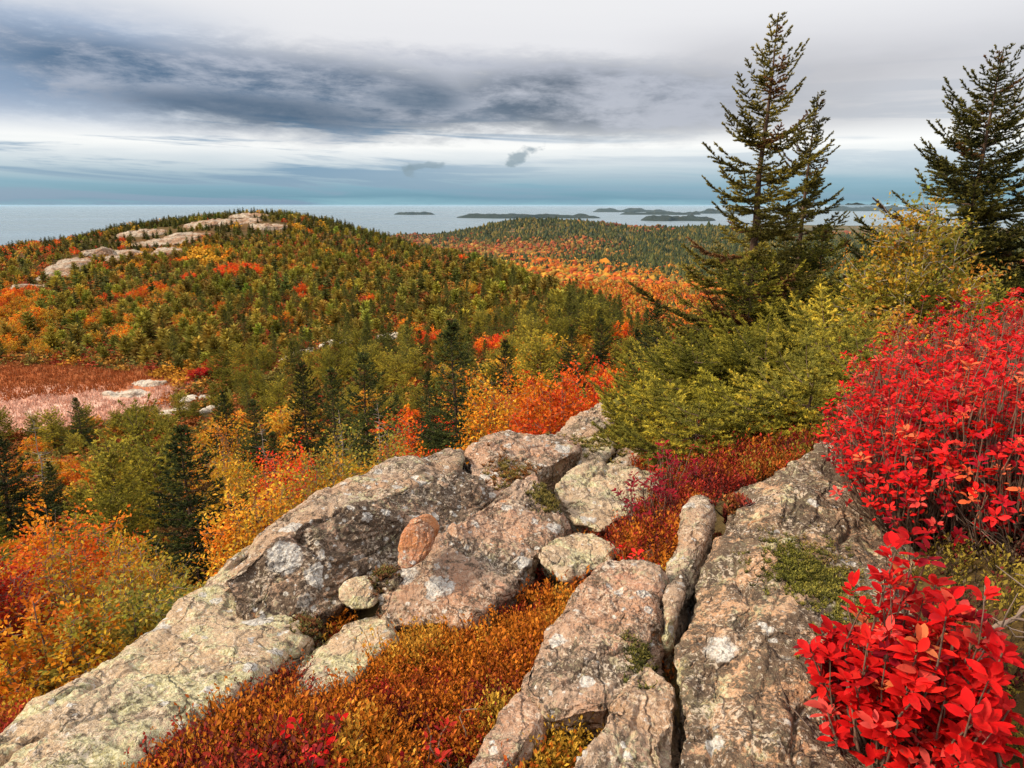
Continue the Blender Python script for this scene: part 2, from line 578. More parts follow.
def rock_material(name, tan=(0.40, 0.29, 0.20), grey=(0.34, 0.31, 0.27), dark=0.5, white=0.5, green=0.5, orange=0.25, pink=0.3, scale=1.0):
    """granite with crustose lichens; the weights say how much of each grows on it"""
    def b(q, p, o):
        P = q.n('ShaderNodeTexCoord').outputs['Object']
        warp = q.noise(P, 9 * scale, 4, 0.6, out=1)
        PW = q.vadd(P, q.vscale(q.vadd(warp, (0.5, 0.5, 0.5), 'SUBTRACT'), 0.10))
        n_big = q.noise(P, 2.2 * scale, 5, 0.6)
        n_mid = q.noise(PW, 8 * scale, 7, 0.68)
        n_fin = q.noise(P, 90 * scale, 3, 0.6)
        n_gr = q.noise(P, 260, 2, 0.5)
        c = q.mix(q.ss(n_big, 0.35, 0.65), tan, grey)
        c = q.mix(q.math('MULTIPLY', q.ss(q.noise(P, 4.3 * scale, 5, 0.6), 0.50, 0.66), pink), c, (0.47, 0.25, 0.17))
        c = q.mix(1.0, c, (0.90, 0.72, 0.585), 'MULTIPLY')
        c = q.mix(q.ss(n_fin, 0.38, 0.62, 0.0, 0.45), c, q.mix(0.4, c, (0.60, 0.53, 0.44)))
        c = q.mix(q.ss(n_gr, 0.60, 0.72, 0.0, 0.6), c, (0.10, 0.08, 0.065))
        # yellow-green crust
        gm_ = q.math('ADD', q.noise(PW, 5.5 * scale, 8, 0.72), q.math('MULTIPLY', q.math('SUBTRACT', n_fin, 0.5), 0.35))
        th = 0.67 - 0.24 * green
        c = q.mix(q.ss(gm_, th, th + 0.07, 0, 0.85), c, q.mix(q.ss(n_fin, 0.35, 0.65), (0.30, 0.27, 0.11), (0.56, 0.53, 0.33)))
        # dark brown-black crust
        dm_ = q.math('ADD', q.noise(q.vadd(PW, (7.3, 1.1, 4.2)), 7.5 * scale, 9, 0.74), q.math('MULTIPLY', q.math('SUBTRACT', n_fin, 0.5), 0.30))
        th = 0.650 - 0.25 * dark
        c = q.mix(q.ss(dm_, th, th + 0.06, 0, 0.88), c, q.mix(q.ss(n_gr, 0.4, 0.6), (0.045, 0.03, 0.022), (0.12, 0.085, 0.055)))
        d2 = q.math('ADD', q.noise(q.vadd(PW, (1.3, 6.1, 2.2)), 20 * scale, 8, 0.78), q.math('MULTIPLY', q.math('SUBTRACT', n_big, 0.5), 0.5))
        th = 0.615 - 0.12 * dark
        c = q.mix(q.ss(d2, th, th + 0.06, 0, 0.8), c, (0.075, 0.052, 0.036))
        g2 = q.math('ADD', q.noise(q.vadd(PW, (4.3, 2.1, 8.2)), 30 * scale, 6, 0.72), q.math('MULTIPLY', q.math('SUBTRACT', q.noise(P, 3.1, 4), 0.5), 0.5))
        c = q.mix(q.ss(g2, 0.57, 0.65, 0, 0.35 + 0.35 * green), c, (0.48, 0.43, 0.26))
        # pale round lichens, three sizes
        for sc2, lim, off in ((5.5 * scale, 0.46, 0.0), (13 * scale, 0.44, 3.3), (27 * scale, 0.40, 6.1)):
            v = q.voro(q.vadd(q.vadd(P, q.vscale(q.vadd(q.noise(P, 30 * scale, 4, 0.65, out=1), (0.5, 0.5, 0.5), 'SUBTRACT'), 0.045)), (off, off, off)), sc2)
            cell = q.sep(v.outputs['Color'])[0]
            rad = q.math('MULTIPLY', q.math('SUBTRACT', cell, 1.0 - 0.75 * white), lim / max(0.75 * white, 0.05))
            m_ = q.ss(q.math('SUBTRACT', rad, v.outputs['Distance']), -0.01, 0.05)
            c = q.mix(q.math('MULTIPLY', m_, q.ss(n_fin, 0.25, 0.6, 0.5, 0.95)), c, q.mix(q.ss(n_fin, 0.4, 0.6), (0.36, 0.335, 0.30), (0.56, 0.53, 0.48)))
        # fine flecks of pale and dark crust
        fl = q.noise(q.vadd(PW, (8.1, 3.3, 5.5)), 62 * scale, 5, 0.7)
        fz = q.noise(q.vadd(P, (3.9, 8.8, 0.7)), 6.5 * scale, 5, 0.65)
        c = q.mix(q.ss(q.math('ADD', fl, q.math('MULTIPLY', q.math('SUBTRACT', fz, 0.5), 0.5)), 0.56, 0.63, 0, 0.7), c, (0.56, 0.46, 0.355))
        c = q.mix(q.ss(q.math('SUBTRACT', fl, q.math('MULTIPLY', q.math('SUBTRACT', fz, 0.5), 0.5)), 0.44, 0.37, 0, 0.30 + 0.45 * dark), c, (0.060, 0.042, 0.030))
        # rusty orange
        om = q.math('ADD', q.noise(q.vadd(PW, (2.7, 9.1, 1.7)), 6.0 * scale, 6, 0.66), q.math('MULTIPLY', q.math('SUBTRACT', n_fin, 0.5), 0.25))
        th = 0.74 - 0.28 * orange
        c = q.mix(q.ss(om, th, th + 0.09, 0, 0.7), c, (0.46, 0.18, 0.06))
        q.put(p.inputs['Base Color'], c)
        h = q.math('ADD', q.math('MULTIPLY', n_mid, 0.9), q.math('ADD', q.math('MULTIPLY', n_fin, 0.22), q.math('MULTIPLY', n_gr, 0.06)))
        h = q.math('SUBTRACT', h, q.math('MULTIPLY', q.ss(q.voro(PW, 4.0 * scale, 'DISTANCE_TO_EDGE').outputs['Distance'], 0.035, 0.0), 0.35))
        bp = q.n('ShaderNodeBump')
        bp.inputs['Strength'].default_value = 0.85
        bp.inputs['Distance'].default_value = 0.05
        q.put(bp.inputs['Height'], h)
        q.put(p.inputs['Normal'], bp.outputs[0])
    return principled(name, b, 0.9, 0.15)


M_ROCK = rock_material('granite_mixed_lichen')
M_ROCK_DARK = rock_material('granite_dark_lichen', tan=(0.36, 0.25, 0.18), dark=0.92, white=0.80, green=0.35, orange=0.25, pink=0.5)
M_ROCK_PALE = rock_material('granite_pale_lichen', tan=(0.46, 0.38, 0.27), grey=(0.42, 0.40, 0.33), dark=0.40, white=0.35, green=0.75, orange=0.15, pink=0.2)
M_ROCK_PINK = rock_material('granite_pink', tan=(0.42, 0.27, 0.19), dark=0.56, white=0.62, green=0.25, orange=0.35, pink=0.8)
M_ROCK_RUST = rock_material('granite_rusty', tan=(0.46, 0.20, 0.09), grey=(0.42, 0.22, 0.12), dark=0.30, white=0.30, green=0.2, orange=0.8, pink=0.8)
M_ROCK_BIG = rock_material('granite_ledge', tan=(0.50, 0.34, 0.22), grey=(0.42, 0.34, 0.25), dark=0.86, white=0.16, green=0.62, orange=0.28, pink=0.5)


def far_rock_b(q, p, o):
    P = q.n('ShaderNodeTexCoord').outputs['Object']
    n1 = q.noise(P, 0.35, 6, 0.7)
    n2 = q.noise(P, 1.6, 5, 0.7)
    c = q.mix(q.ss(n1, 0.40, 0.60), (0.40, 0.335, 0.26), (0.30, 0.17, 0.10))
    c = q.mix(q.ss(n2, 0.47, 0.62, 0, 0.8), c, (0.15, 0.10, 0.065))
    n3 = q.noise(P, 5.5, 5, 0.7)
    c = q.mix(q.ss(n3, 0.52, 0.66, 0, 0.6), c, (0.12, 0.09, 0.06))
    q.put(p.inputs['Base Color'], c)
    bp = q.n('ShaderNodeBump')
    bp.inputs['Strength'].default_value = 0.7
    bp.inputs['Distance'].default_value = 0.5
    q.put(bp.inputs['Height'], n2)
    q.put(p.inputs['Normal'], bp.outputs[0])


M_ROCK_FAR = principled('hilltop_granite', far_rock_b, 0.9, 0.15)


def pale_far_b(q, p, o):
    P = q.n('ShaderNodeTexCoord').outputs['Object']
    q.put(p.inputs['Base Color'], q.mix(q.ss(q.noise(P, 1.1, 6, 0.7), 0.45, 0.68), (0.44, 0.38, 0.31), (0.22, 0.15, 0.10)))


M_ROCK_WHITE = principled('bleached_granite', pale_far_b, 0.9, 0.15)

# ------------------------------------------------------------------ terrain
SEA_Z = -220.0
ctrl = []
for r_ in (0.6,):
    for th in (-60, -30, 0, 30, 60):
        ctrl.append((r_ * math.sin(R(th)), r_ * math.cos(R(th)), -1.36))
rows = {
    1.3: [(-250, -1.9), (50, -1.58), (300, -1.42), (500, -1.47), (640, -1.48), (800, -1.42), (1000, -1.22), (1250, -1.15)],
    2.0: [(-250, -2.6), (0, -2.05), (130, -1.78), (250, -1.68), (330, -1.70), (400, -1.66), (480, -1.62), (550, -1.56), (660, -1.52), (800, -1.42), (950, -1.22), (1250, -1.1)],
    3.0: [(-250, -3.3), (-50, -2.9), (100, -2.6), (250, -2.1), (400, -1.85), (450, -1.88), (520, -1.82), (600, -1.74), (640, -1.64), (760, -1.52), (950, -1.32), (1250, -1.15)],
    4.2: [(-250, -4.2), (0, -3.8), (200, -3.4), (380, -2.6), (450, -2.08), (560, -2.0), (620, -1.95), (680, -1.78), (800, -1.6), (1000, -1.4), (1250, -1.3)],
    6.0: [(-250, -5.5), (0, -5.2), (200, -4.9), (400, -4.1), (500, -3.1), (580, -2.42), (640, -2.2), (690, -2.05), (800, -1.9), (1000, -1.75), (1250, -1.7)],
    8.0: [(-250, -6.8), (0, -6.5), (200, -6.3), (400, -5.6), (520, -4.3), (620, -2.75), (740, -2.45), (850, -2.25), (1000, -2.1), (1250, -2.1)],
    12.0: [(-250, -8.8), (0, -8.4), (200, -8.1), (400, -7.2), (520, -5.6), (640, -4.2), (760, -3.4), (900, -3.05), (1020, -2.9), (1250, -2.9)],
    18.0: [(-250, -11), (0, -10.4), (200, -10.1), (300, -9.6), (450, -8.4), (550, -7.3), (680, -6.6), (800, -6), (950, -5.5), (1250, -5.4)],
    26.0: [(-250, -13), (0, -12.6), (200, -12.6), (350, -11.0), (460, -9.8), (550, -9.2), (680, -9.6), (900, -9.2), (1250, -9)],
    40.0: [(-250, -16), (0, -16), (200, -15.6), (350, -13.2), (460, -12.2), (560, -10.6), (640, -11.2), (750, -15), (950, -15.5), (1250, -15)],
    48.0: [(-250, -17.3), (-50, -17.3), (100, -17.3), (190, -17.0)],
    60.0: [(-250, -17.3), (-50, -17.3), (100, -17.3), (190, -17.2), (300, -14.8), (420, -13.6), (560, -11.8), (640, -12.2), (760, -22), (950, -22), (1250, -22)],
    71.0: [(-250, -17.3), (-50, -17.3), (100, -17.3), (190, -17.2), (300, -15.2)],
    85.0: [(-250, -16.5), (0, -16.0), (150, -15.6), (420, -14.9), (520, -13.3), (600, -13.4), (680, -25)],
    105.0: [(0, -14.2), (150, -14.2), (300, -13.6), (420, -13.8), (540, -13.0), (620, -19)],
    130.0: [(-250, -14), (0, -13.0), (150, -12.8), (300, -11.4), (420, -12.6), (500, -12.4), (600, -26), (700, -36), (850, -34), (1000, -30), (1250, -30)],
    160.0: [(-250, -14), (0, -11.4), (150, -11.4), (270, -10.4), (380, -11.6), (470, -12.6)],
    190.0: [(-250, -17), (0, -13.5), (100, -9.6), (180, -7.6), (270, -7.6), (340, -8.6), (430, -13.8), (520, -32)],
    225.0: [(-250, -26), (0, -20), (120, -9.6), (200, -5.0), (270, -3.6), (330, -6.0), (400, -16), (500, -40), (620, -50), (750, -56), (900, -52), (1250, -52)],
    280.0: [(-250, -26), (0, -24), (150, -15), (270, -9), (350, -20), (450, -50)],
    400.0: [(-250, -60), (0, -60), (150, -50), (270, -42), (400, -60), (550, -66), (680, -68), (850, -78), (1100, -75)],
    745.0: [(-250, -120), (100, -120), (350, -105), (500, -92), (620, -90), (750, -98), (900, -104), (1100, -100)],
    1300.0: [(-250, -180), (100, -175), (380, -130), (480, -104), (560, -100), (680, -108), (850, -118), (1100, -118)],
    1900.0: [(-250, -200), (100, -200), (380, -150), (460, -124), (520, -118), (620, -124), (700, -128), (850, -142), (1100, -140)],
    2600.0: [(-250, -215), (200, -215), (350, -150), (400, -116), (440, -124), (480, -98), (540, -70), (600, -80), (660, -90), (740, -86), (850, -132), (1100, -140)],
    3100.0: [(300, -220), (370, -180), (430, -150), (500, -116), (560, -96), (640, -108), (700, -98), (770, -108), (850, -134), (1100, -150)],
    4000.0: [(-250, -300), (200, -300), (380, -262), (480, -230), (600, -215), (700, -196), (780, -190), (860, -160), (1100, -165)],
    5500.0: [(-250, -330), (300, -330), (500, -300), (620, -262), (720, -215), (850, -190), (1100, -188)],
    8000.0: [(-250, -350), (300, -350), (600, -320), (800, -226), (1100, -222)],
    11000.0: [(-250, -360), (300, -360), (600, -340), (800, -330), (1100, -330)],
}
for Y_, lst in rows.items():
    for (px, zz) in lst:
        ctrl.append(G(px, Y_, zz))
ctrl = np.array([tuple(c) for c in ctrl])


def polar(P):
    r_ = np.hypot(P[:, 0], P[:, 1])
    return np.stack([np.arctan2(P[:, 0], P[:, 1]) * 2.2, np.log(np.maximum(r_, 0.3))], 1), r_


def _tps(d2):
    return 0.5 * d2 * np.log(d2 + 1e-12)


_cq, _cr = polar(ctrl)
_cs = ctrl[:, 2] / _cr
_n = len(_cq)
_K = _tps(((_cq[:, None] - _cq[None]) ** 2).sum(2)) + np.eye(_n) * 0.0006
_A = np.zeros((_n + 3, _n + 3))
_A[:_n, :_n] = _K
_A[:_n, _n] = 1
_A[:_n, _n + 1:] = _cq
_A[_n, :_n] = 1
_A[_n + 1:, :_n] = _cq.T
_sol = np.linalg.solve(_A, np.concatenate([_cs, np.zeros(3)]))
TH_MAX = R(50)


def meadow_mask(x_, y_):
    px, py = None, None
    e = np.hypot((x_ + 51) / 20.5, (y_ - 60) / 13.5)
    return np.clip((1.12 - e) / 0.22, 0, 1)


def height(x_, y_, rough=True):
    x_, y_ = np.atleast_1d(np.asarray(x_, float)), np.atleast_1d(np.asarray(y_, float))
    P = np.stack([x_, y_], 1)
    q, r_ = polar(P)
    q[:, 0] = np.clip(q[:, 0], -TH_MAX * 2.2, TH_MAX * 2.2)
    out = np.empty(len(P))
    for i in range(0, len(P), 20000):
        d2 = ((q[i:i + 20000, None] - _cq[None]) ** 2).sum(2)
        out[i:i + 20000] = _tps(d2) @ _sol[:_n] + _sol[_n] + q[i:i + 20000] @ _sol[_n + 1:]
    zz = out * np.maximum(r_, 0.3)
    zz = np.where(r_ < 0.6, -1.36 + (zz + 1.36) * np.clip((r_ - 0.3) / 0.3, 0, 1), zz)
    if rough:
        fade = 1 - meadow_mask(x_, y_)
        lr = np.clip(r_, 0.5, 1e9)
        for wl, amp in ((0.5, 0.03), (2.2, 0.08), (9.0, 0.30), (40.0, 1.0), (180, 6.0), (700, 20.0)):
            on = np.clip((lr / wl - 1.2) / 3.0, 0, 1) * (0.35 if wl < 2 else 1.0)
            zz = zz + fade * on * amp * vnoise(np.stack([x_ / wl, y_ / wl, np.full_like(x_, wl)], 1), 3) * np.clip(40 * wl / lr, 0, 1)
    return zz


def hgt(x_, y_):
    return float(height([x_], [y_])[0])


# the ground: one polar sheet from the feet of the camera to the far shore
nr, nt = 520, 620
rr = np.concatenate([[0.0], np.exp(np.linspace(math.log(0.35), math.log(12000), nr))])
th_in = np.linspace(-R(46), R(46), nt)
th_out = np.linspace(R(46), R(314), 90)[1:-1]
tt = np.concatenate([th_in, th_out])
T, RR = np.meshgrid(tt, rr)
gx, gy = (RR * np.sin(T)).ravel(), (RR * np.cos(T)).ravel()
gz = np.maximum(height(gx, gy), SEA_Z - 10)
nT = len(tt)
ii, jj = np.meshgrid(np.arange(len(rr) - 1), np.arange(nT), indexing='ij')
j2 = (jj + 1) % nT
a_, b_, c_, d_ = ii * nT + jj, ii * nT + j2, (ii + 1) * nT + j2, (ii + 1) * nT + jj
GF = np.concatenate([np.stack([a_, b_, c_], -1).reshape(-1, 3), np.stack([a_, c_, d_], -1).reshape(-1, 3)])
GF = GF[:, ::-1]
# what covers the ground: r = bog meadow, g = bare stony soil of the hilltop, b = far wooded country
gr = np.hypot(gx, gy)
GC = np.zeros((len(gx), 3), np.float32)
GC[:, 0] = meadow_mask(gx, gy)
GC[:, 2] = np.clip((gr - 230) / 60, 0, 1)


def ground_b(q, p, o):
    P = q.n('ShaderNodeNewGeometry').outputs['Position']
    z_ = q.sep(q.n('ShaderNodeAttribute', attribute_name='Col').outputs['Color'])
    n1 = q.noise(P, 1.3, 6, 0.65)
    n2 = q.noise(P, 0.12, 5, 0.6)
    n3 = q.noise(P, 14, 5, 0.7)
    c = q.ramp(n1, [(0.25, (0.030, 0.018, 0.010)), (0.45, (0.065, 0.034, 0.016)), (0.6, (0.10, 0.05, 0.02)), (0.78, (0.085, 0.06, 0.02))])
    c = q.mix(q.ss(n3, 0.4, 0.7, 0, 0.6), c, (0.05, 0.022, 0.012))
    hill = q.mix(q.ss(n2, 0.4, 0.6), (0.10, 0.085, 0.022), (0.17, 0.085, 0.02))
    c = q.mix(0.35, c, hill)
    # meadow: rust-red sedge at the back, pale pink plumes in front
    y_ = q.sep(P)
    front = q.ss(q.math('ADD', y_[1], q.math('MULTIPLY', q.math('SUBTRACT', q.noise(P, 0.16, 4), 0.5), 9)), 66, 60)
    med = q.mix(front, q.mix(q.ss(n2, 0.35, 0.65), (0.34, 0.10, 0.03), (0.24, 0.075, 0.025)), q.mix(q.ss(n2, 0.35, 0.62), (0.50, 0.25, 0.17), (0.58, 0.39, 0.30)))
    c = q.mix(z_[0], c, med)
    # distant woods
    v = q.voro(P, 0.10)
    cell = q.sep(v.outputs['Color'])
    zone = q.noise(P, 0.0016, 5, 0.65)
    mixv = q.math('ADD', q.math('MULTIPLY', cell[0], 0.45), q.math('MULTIPLY', zone, 0.9))
    far = q.ramp(mixv, [(0.42, (0.028, 0.040, 0.020)), (0.62, (0.045, 0.055, 0.024)), (0.74, (0.10, 0.075, 0.03)), (0.88, (0.17, 0.085, 0.03)), (1.0, (0.15, 0.06, 0.03))])
    c = q.mix(z_[2], c, far)
    q.put(p.inputs['Base Color'], c)
    bp = q.n('ShaderNodeBump')
    bp.inputs['Strength'].default_value = 0.6
    bp.inputs['Distance'].default_value = 0.04
    q.put(bp.inputs['Height'], q.math('ADD', n1, n3))
    q.put(p.inputs['Normal'], bp.outputs[0])


M_GROUND = principled('heath_soil_and_woodland', ground_b, 0.95, 0.1)
ground = link('ground', make_mesh('ground', np.stack([gx, gy, gz], 1), GF, GC, M_GROUND))
tag(ground, kind='structure')


def sea_b(q, p, o):
    P = q.n('ShaderNodeNewGeometry').outputs['Position']
    n1 = q.noise(P, 0.004, 6, 0.6)
    p.inputs['Base Color'].default_value = (0.10, 0.15, 0.18, 1)
    p.inputs['IOR'].default_value = 1.5
    mp = q.n('ShaderNodeMapping')
    mp.inputs['Scale'].default_value = (0.3, 1, 1)
    q.put(mp.inputs[0], P)
    slick = q.noise(mp.outputs[0], 0.0006, 4, 0.6)
    q.put(p.inputs['Roughness'], q.ss(slick, 0.35, 0.65, 0.20, 0.36))
    bp = q.n('ShaderNodeBump')
    bp.inputs['Strength'].default_value = 0.12
    bp.inputs['Distance'].default_value = 20.0
    q.put(bp.inputs['Height'], n1)
    q.put(p.inputs['Normal'], bp.outputs[0])


M_SEA = principled('sea_water', sea_b, 0.25, 0.5)
nS = 96
aS = np.linspace(0, 2 * math.pi, nS, endpoint=False)
radS = np.array((1500, 6000, 20000, 60000, 160000.0))
SV = np.concatenate([np.stack([r_ * np.sin(aS), r_ * np.cos(aS), np.full(nS, SEA_Z)], 1) for r_ in radS])
SF = []
for i in range(len(radS) - 1):
    for j in range(nS):
        q_ = (j + 1) % nS
        SF += [(i * nS + j, (i + 1) * nS + j, (i + 1) * nS + q_), (i * nS + j, (i + 1) * nS + q_, i * nS + q_)]
sea = link('sea', make_mesh('sea', SV, np.array(SF)[:, ::-1], None, M_SEA))
tag(sea, kind='structure')


def isl_b(q, p, o):
    P = q.n('ShaderNodeNewGeometry').outputs['Position']
    c = q.ramp(q.noise(P, 0.006, 5, 0.7), [(0.35, (0.014, 0.022, 0.020)), (0.6, (0.026, 0.032, 0.024)), (0.75, (0.07, 0.045, 0.03))])
    q.put(p.inputs['Base Color'], c)


M_ISLE = principled('wooded_island', isl_b, 0.95, 0.05)


def island(x0, x1, py, hpx, seed, flat=0.9):
    """long low wooded island lying on the sea where its shoreline is seen at row py"""
    d = ray((x0 + x1) / 2, py)
    Y = SEA_Z / d[2] * d[1]
    xa, xb = at(x0, py, Y)[0], at(x1, py, Y)[0]
    L = (xb - xa) / 2
    H = hpx * 1.5 / FPX * Y
    dep = max(L * 0.30, 400)
    m, n = 72, 22
    U, W = np.meshgrid(np.linspace(-1, 1, m), np.linspace(-1, 1, n))
    e = np.clip(1 - (U ** 2) ** 1.2 - (W ** 2), 0, 1)
    ns = fbm(np.stack([U.ravel() * 4, W.ravel() * 2, np.full(m * n, seed * 3.3)], 1), 4, seed).reshape(n, m)
    Z = H * (np.clip(e * 3.0, 0, 1) ** 0.7) * (0.62 + 0.9 * ns) + np.where(e > 0, 2, -8)
    Wd = W * (1 + 0.35 * np.sin(U * 5 + seed))
    V = np.stack([(xa + xb) / 2 + U * L, Y + dep * Wd + U * L * 0.12 * math.sin(seed * 1.7), SEA_Z + np.maximum(Z, -8)], -1).reshape(-1, 3)
    F = []
    for i in range(n - 1):
        for j in range(m - 1):
            b0 = i * m + j
            F += [(b0, b0 + 1, b0 + m + 1), (b0, b0 + m + 1, b0 + m)]
    tag(link('island', make_mesh('island', V, np.array(F), None, M_ISLE)), kind='structure')


for i, a in enumerate([(394, 435, 214.6, 1.6), (455, 600, 218, 2.6), (592, 668, 212.0, 2.2), (640, 716, 220.5, 3.2),
                       (620, 700, 214.6, 1.6), (690, 760, 213.5, 2.6), (820, 930, 211.0, 3.4), (905, 1060, 208.2, 3.2), (830, 880, 206.8, 2.2), (570, 592, 227.0, 1.8)]):
    island(*a, seed=i + 2)

# ------------------------------------------------------------------ rocks
_ico = {}


def ico(n):
    if n not in _ico:
        b = bmesh.new()
        bmesh.ops.create_icosphere(b, subdivisions=n, radius=1)
        b.verts.ensure_lookup_table()
        V = np.array([v.co[:] for v in b.verts])
        F = np.array([[v.index for v in f.verts] for f in b.faces])
        b.free()
        _ico[n] = (V / np.linalg.norm(V, axis=1, keepdims=True), F)
    return _ico[n]


def vert_normals(V, F):
    fn = np.cross(V[F[:, 1]] - V[F[:, 0]], V[F[:, 2]] - V[F[:, 0]])
    N = np.zeros_like(V)
    for a in range(3):
        np.add.at(N, F[:, a], fn)
    return unit(N)


ROCK_BVH = []


def rock_mesh(name, pts, mat, sub=7, soft=34, seed=0, amp=1.0, grow=1.03, freq=1.0, groove=0.0):
    pts = np.asarray(pts, float)
    c = pts.mean(0)
    Q = pts - c
    ev, Rm = np.linalg.eigh(np.cov(Q.T) + np.eye(3) * 1e-6)
    s = np.sqrt(ev)
    s = np.maximum(s, s.max() * 0.12)
    Qn = Q @ Rm / s
    b = bmesh.new()
    for p in Qn:
        b.verts.new(p)
    bmesh.ops.convex_hull(b, input=b.verts[:])
    b.faces.ensure_lookup_table()
    pl = {}
    for f in b.faces:
        f.normal_update()
        n = np.array(f.normal[:])
        d = float(n @ np.array(f.verts[0].co[:]))
        if d < 0:
            n, d = -n, -d
        if d > 1e-4:
            pl[tuple(np.round(n, 2))] = (n, d)
    b.free()
    Nn = np.array([q[0] for q in pl.values()])
    Dn = np.array([q[1] for q in pl.values()])
    D, F = ico(sub)
    M = np.maximum(D @ Nn.T, 0) / Dn[None]
    r_ = 1 / (np.power(M, soft).sum(1)) ** (1 / soft)
    V = (D * r_[:, None] * s) @ Rm.T * grow + c
    if np.linalg.det(Rm) < 0:
        F = F[:, ::-1]
    N = vert_normals(V, F)
    k_ = 0.055 * amp
    f_ = freq
    off = seed * 7.31
    d = k_ * 0.75 * fbm(V * 2.3 * f_ + off, 3, seed)
    d += k_ * 0.34 * fbm(V * 11 * f_ + off, 4, seed + 9, 0.6)
    rg = ridged(V * 2.1 * f_ + off, 2, seed + 4)
    d -= k_ * 0.7 * np.clip((rg - 0.78) / 0.2, 0, 1) ** 1.5
    st = fbm(V * np.array((3.0, 3.0, 8.0)) * f_ + off, 2, seed + 31)
    sq = st * 4.0
    d += k_ * 0.95 * (np.floor(sq) + np.clip((sq - np.floor(sq) - 0.42) / 0.16, 0, 1)) / 4.0      # spalled steps
    gj = np.random.default_rng(seed + 77)
    for (nx, ny, nz_, spc, dep) in ((0.80, -0.52, 0.30, 0.21, 0.30), (0.35, 0.80, 0.45, 0.46, 0.24)):       # parallel joints of the bedrock
        jn = unit(np.array((nx, ny, nz_)) + gj.normal(0, 0.10, 3))
        t_ = (V @ jn) * f_ / spc + 0.55 * fbm(V * 2.7 * f_ + off + 3, 2, seed + 53) + gj.random()
        fr_ = np.abs(t_ - np.round(t_))
        on = np.clip(0.25 + 1.9 * fbm(V * 1.7 * f_ + off + 9, 2, seed + 61), 0, 1)
        d -= k_ * dep * 1.5 * on * np.clip(1 - fr_ / 0.055, 0, 1)
        d += k_ * dep * 0.45 * (_hash(np.floor(t_ + 0.5).astype(np.int64), np.zeros(len(V), np.int64), np.zeros(len(V), np.int64), seed))
    d += k_ * 0.16 * fbm(V * 42 * f_ + off, 3, seed + 17, 0.65)
    V = V + N * d[:, None]
    return V, F


def rock(label, pts, mat, back=(0.1, 0.5, -0.35), cat='boulder', name='boulder', keep=True, **kw):
    """pts: (px, py, depth) corners seen in the photo; the hidden side is the same outline pushed back and down"""
    P = np.array([at(*p) for p in pts])
    c = P.mean(0)
    B = c + (P - c) * 0.92 + np.array(back)
    V, F = rock_mesh(name, np.concatenate([P, B]), mat, **kw)
    if keep:
        ROCK_BVH.append(BVHTree.FromPolygons(V.tolist(), F.tolist()))
    o = link(name, make_mesh(name, V - c, F, None, mat), None, c)
    tag(o, label, cat, 'granite blocks of the summit ledge')
    return o


# left ledge, from the near corner up along its crest
rock('long pale green-grey ledge slab running down into the lower left corner',
     [(-60, 790, 1.36), (0, 738, 1.62), (60, 700, 1.85), (130, 640, 2.3), (200, 588, 2.75), (228, 585, 2.8), (316, 628, 2.42), (300, 655, 2.25), (200, 705, 1.92), (90, 775, 1.48), (40, 830, 1.28)],
     M_ROCK_PALE, (0.1, 0.35, -0.55), 'rock slab', 'rock_slab', sub=8, seed=1, amp=0.75)
rock('sloping lichened crest slab behind the biggest spotted boulder',
     [(203, 582, 2.80), (262, 522, 3.2), (315, 496, 3.5), (365, 470, 3.9), (430, 450, 4.5), (462, 450, 4.8), (458, 470, 4.2), (380, 500, 3.40), (290, 535, 2.95), (228, 592, 2.7)],
     M_ROCK, (-0.05, 0.30, -0.6), 'rock slab', 'rock_slab', seed=2, amp=0.9)
rock('biggest boulder of the ledge, dark brown with round white lichen spots',
     [(226, 578, 2.60), (294, 527, 2.85), (380, 496, 3.3), (462, 466, 4.0), (484, 478, 3.95), (486, 503, 3.7), (444, 537, 3.25), (376, 578, 2.85), (331, 612, 2.6), (249, 626, 2.48)],
     M_ROCK_DARK, (0.05, 0.40, -0.3), seed=3, sub=8, soft=44)
rock('diagonal pinkish granite block below the dark spotted boulder',
     [(380, 592, 2.6), (432, 548, 2.85), (477, 511, 3.3), (507, 489, 3.6), (534, 474, 3.9), (560, 512, 3.45), (562, 530, 3.3), (530, 562, 2.9), (470, 622, 2.42), (388, 626, 2.45)],
     M_ROCK_PINK, (0.12, 0.38, -0.35), seed=4, sub=8, soft=44)
rock('small round orange-brown boulder wedged against the dark spotted boulder',
     [(392, 556, 2.52), (402, 526, 2.64), (422, 518, 2.70), (434, 534, 2.66), (428, 556, 2.56), (410, 573, 2.48), (394, 570, 2.48)],
     M_ROCK_RUST, (0.02, 0.20, -0.05), seed=5, sub=6, soft=7, amp=0.28, freq=1.8)
rock('small grey stone lying between the dark boulder and the pinkish block',
     [(337, 598, 2.5), (345, 586, 2.55), (368, 583, 2.6), (380, 594, 2.55), (374, 608, 2.48), (348, 611, 2.45)],
     M_ROCK_PALE, (0.02, 0.18, -0.08), 'stone', 'stone', seed=6, sub=6, soft=8, amp=0.6, freq=1.8)
rock('fist-sized dark stone beside the round orange-brown boulder',
     [(372, 580, 2.6), (380, 569, 2.65), (396, 570, 2.66), (401, 580, 2.6), (390, 590, 2.55)],
     M_ROCK_DARK, (0.02, 0.14, -0.06), 'stone', 'stone', seed=7, sub=6, soft=8, amp=0.5, freq=1.8)
rock('yellow-crusted ledge step just above the orange heath below the small grey stone',
     [(300, 655, 2.27), (340, 622, 2.46), (384, 608, 2.52), (392, 640, 2.28), (350, 682, 2.06), (300, 700, 1.97), (285, 690, 2.02)],
     M_ROCK_PALE, (0.1, 0.3, -0.35), 'rock slab', 'rock_slab', seed=8, amp=0.8)
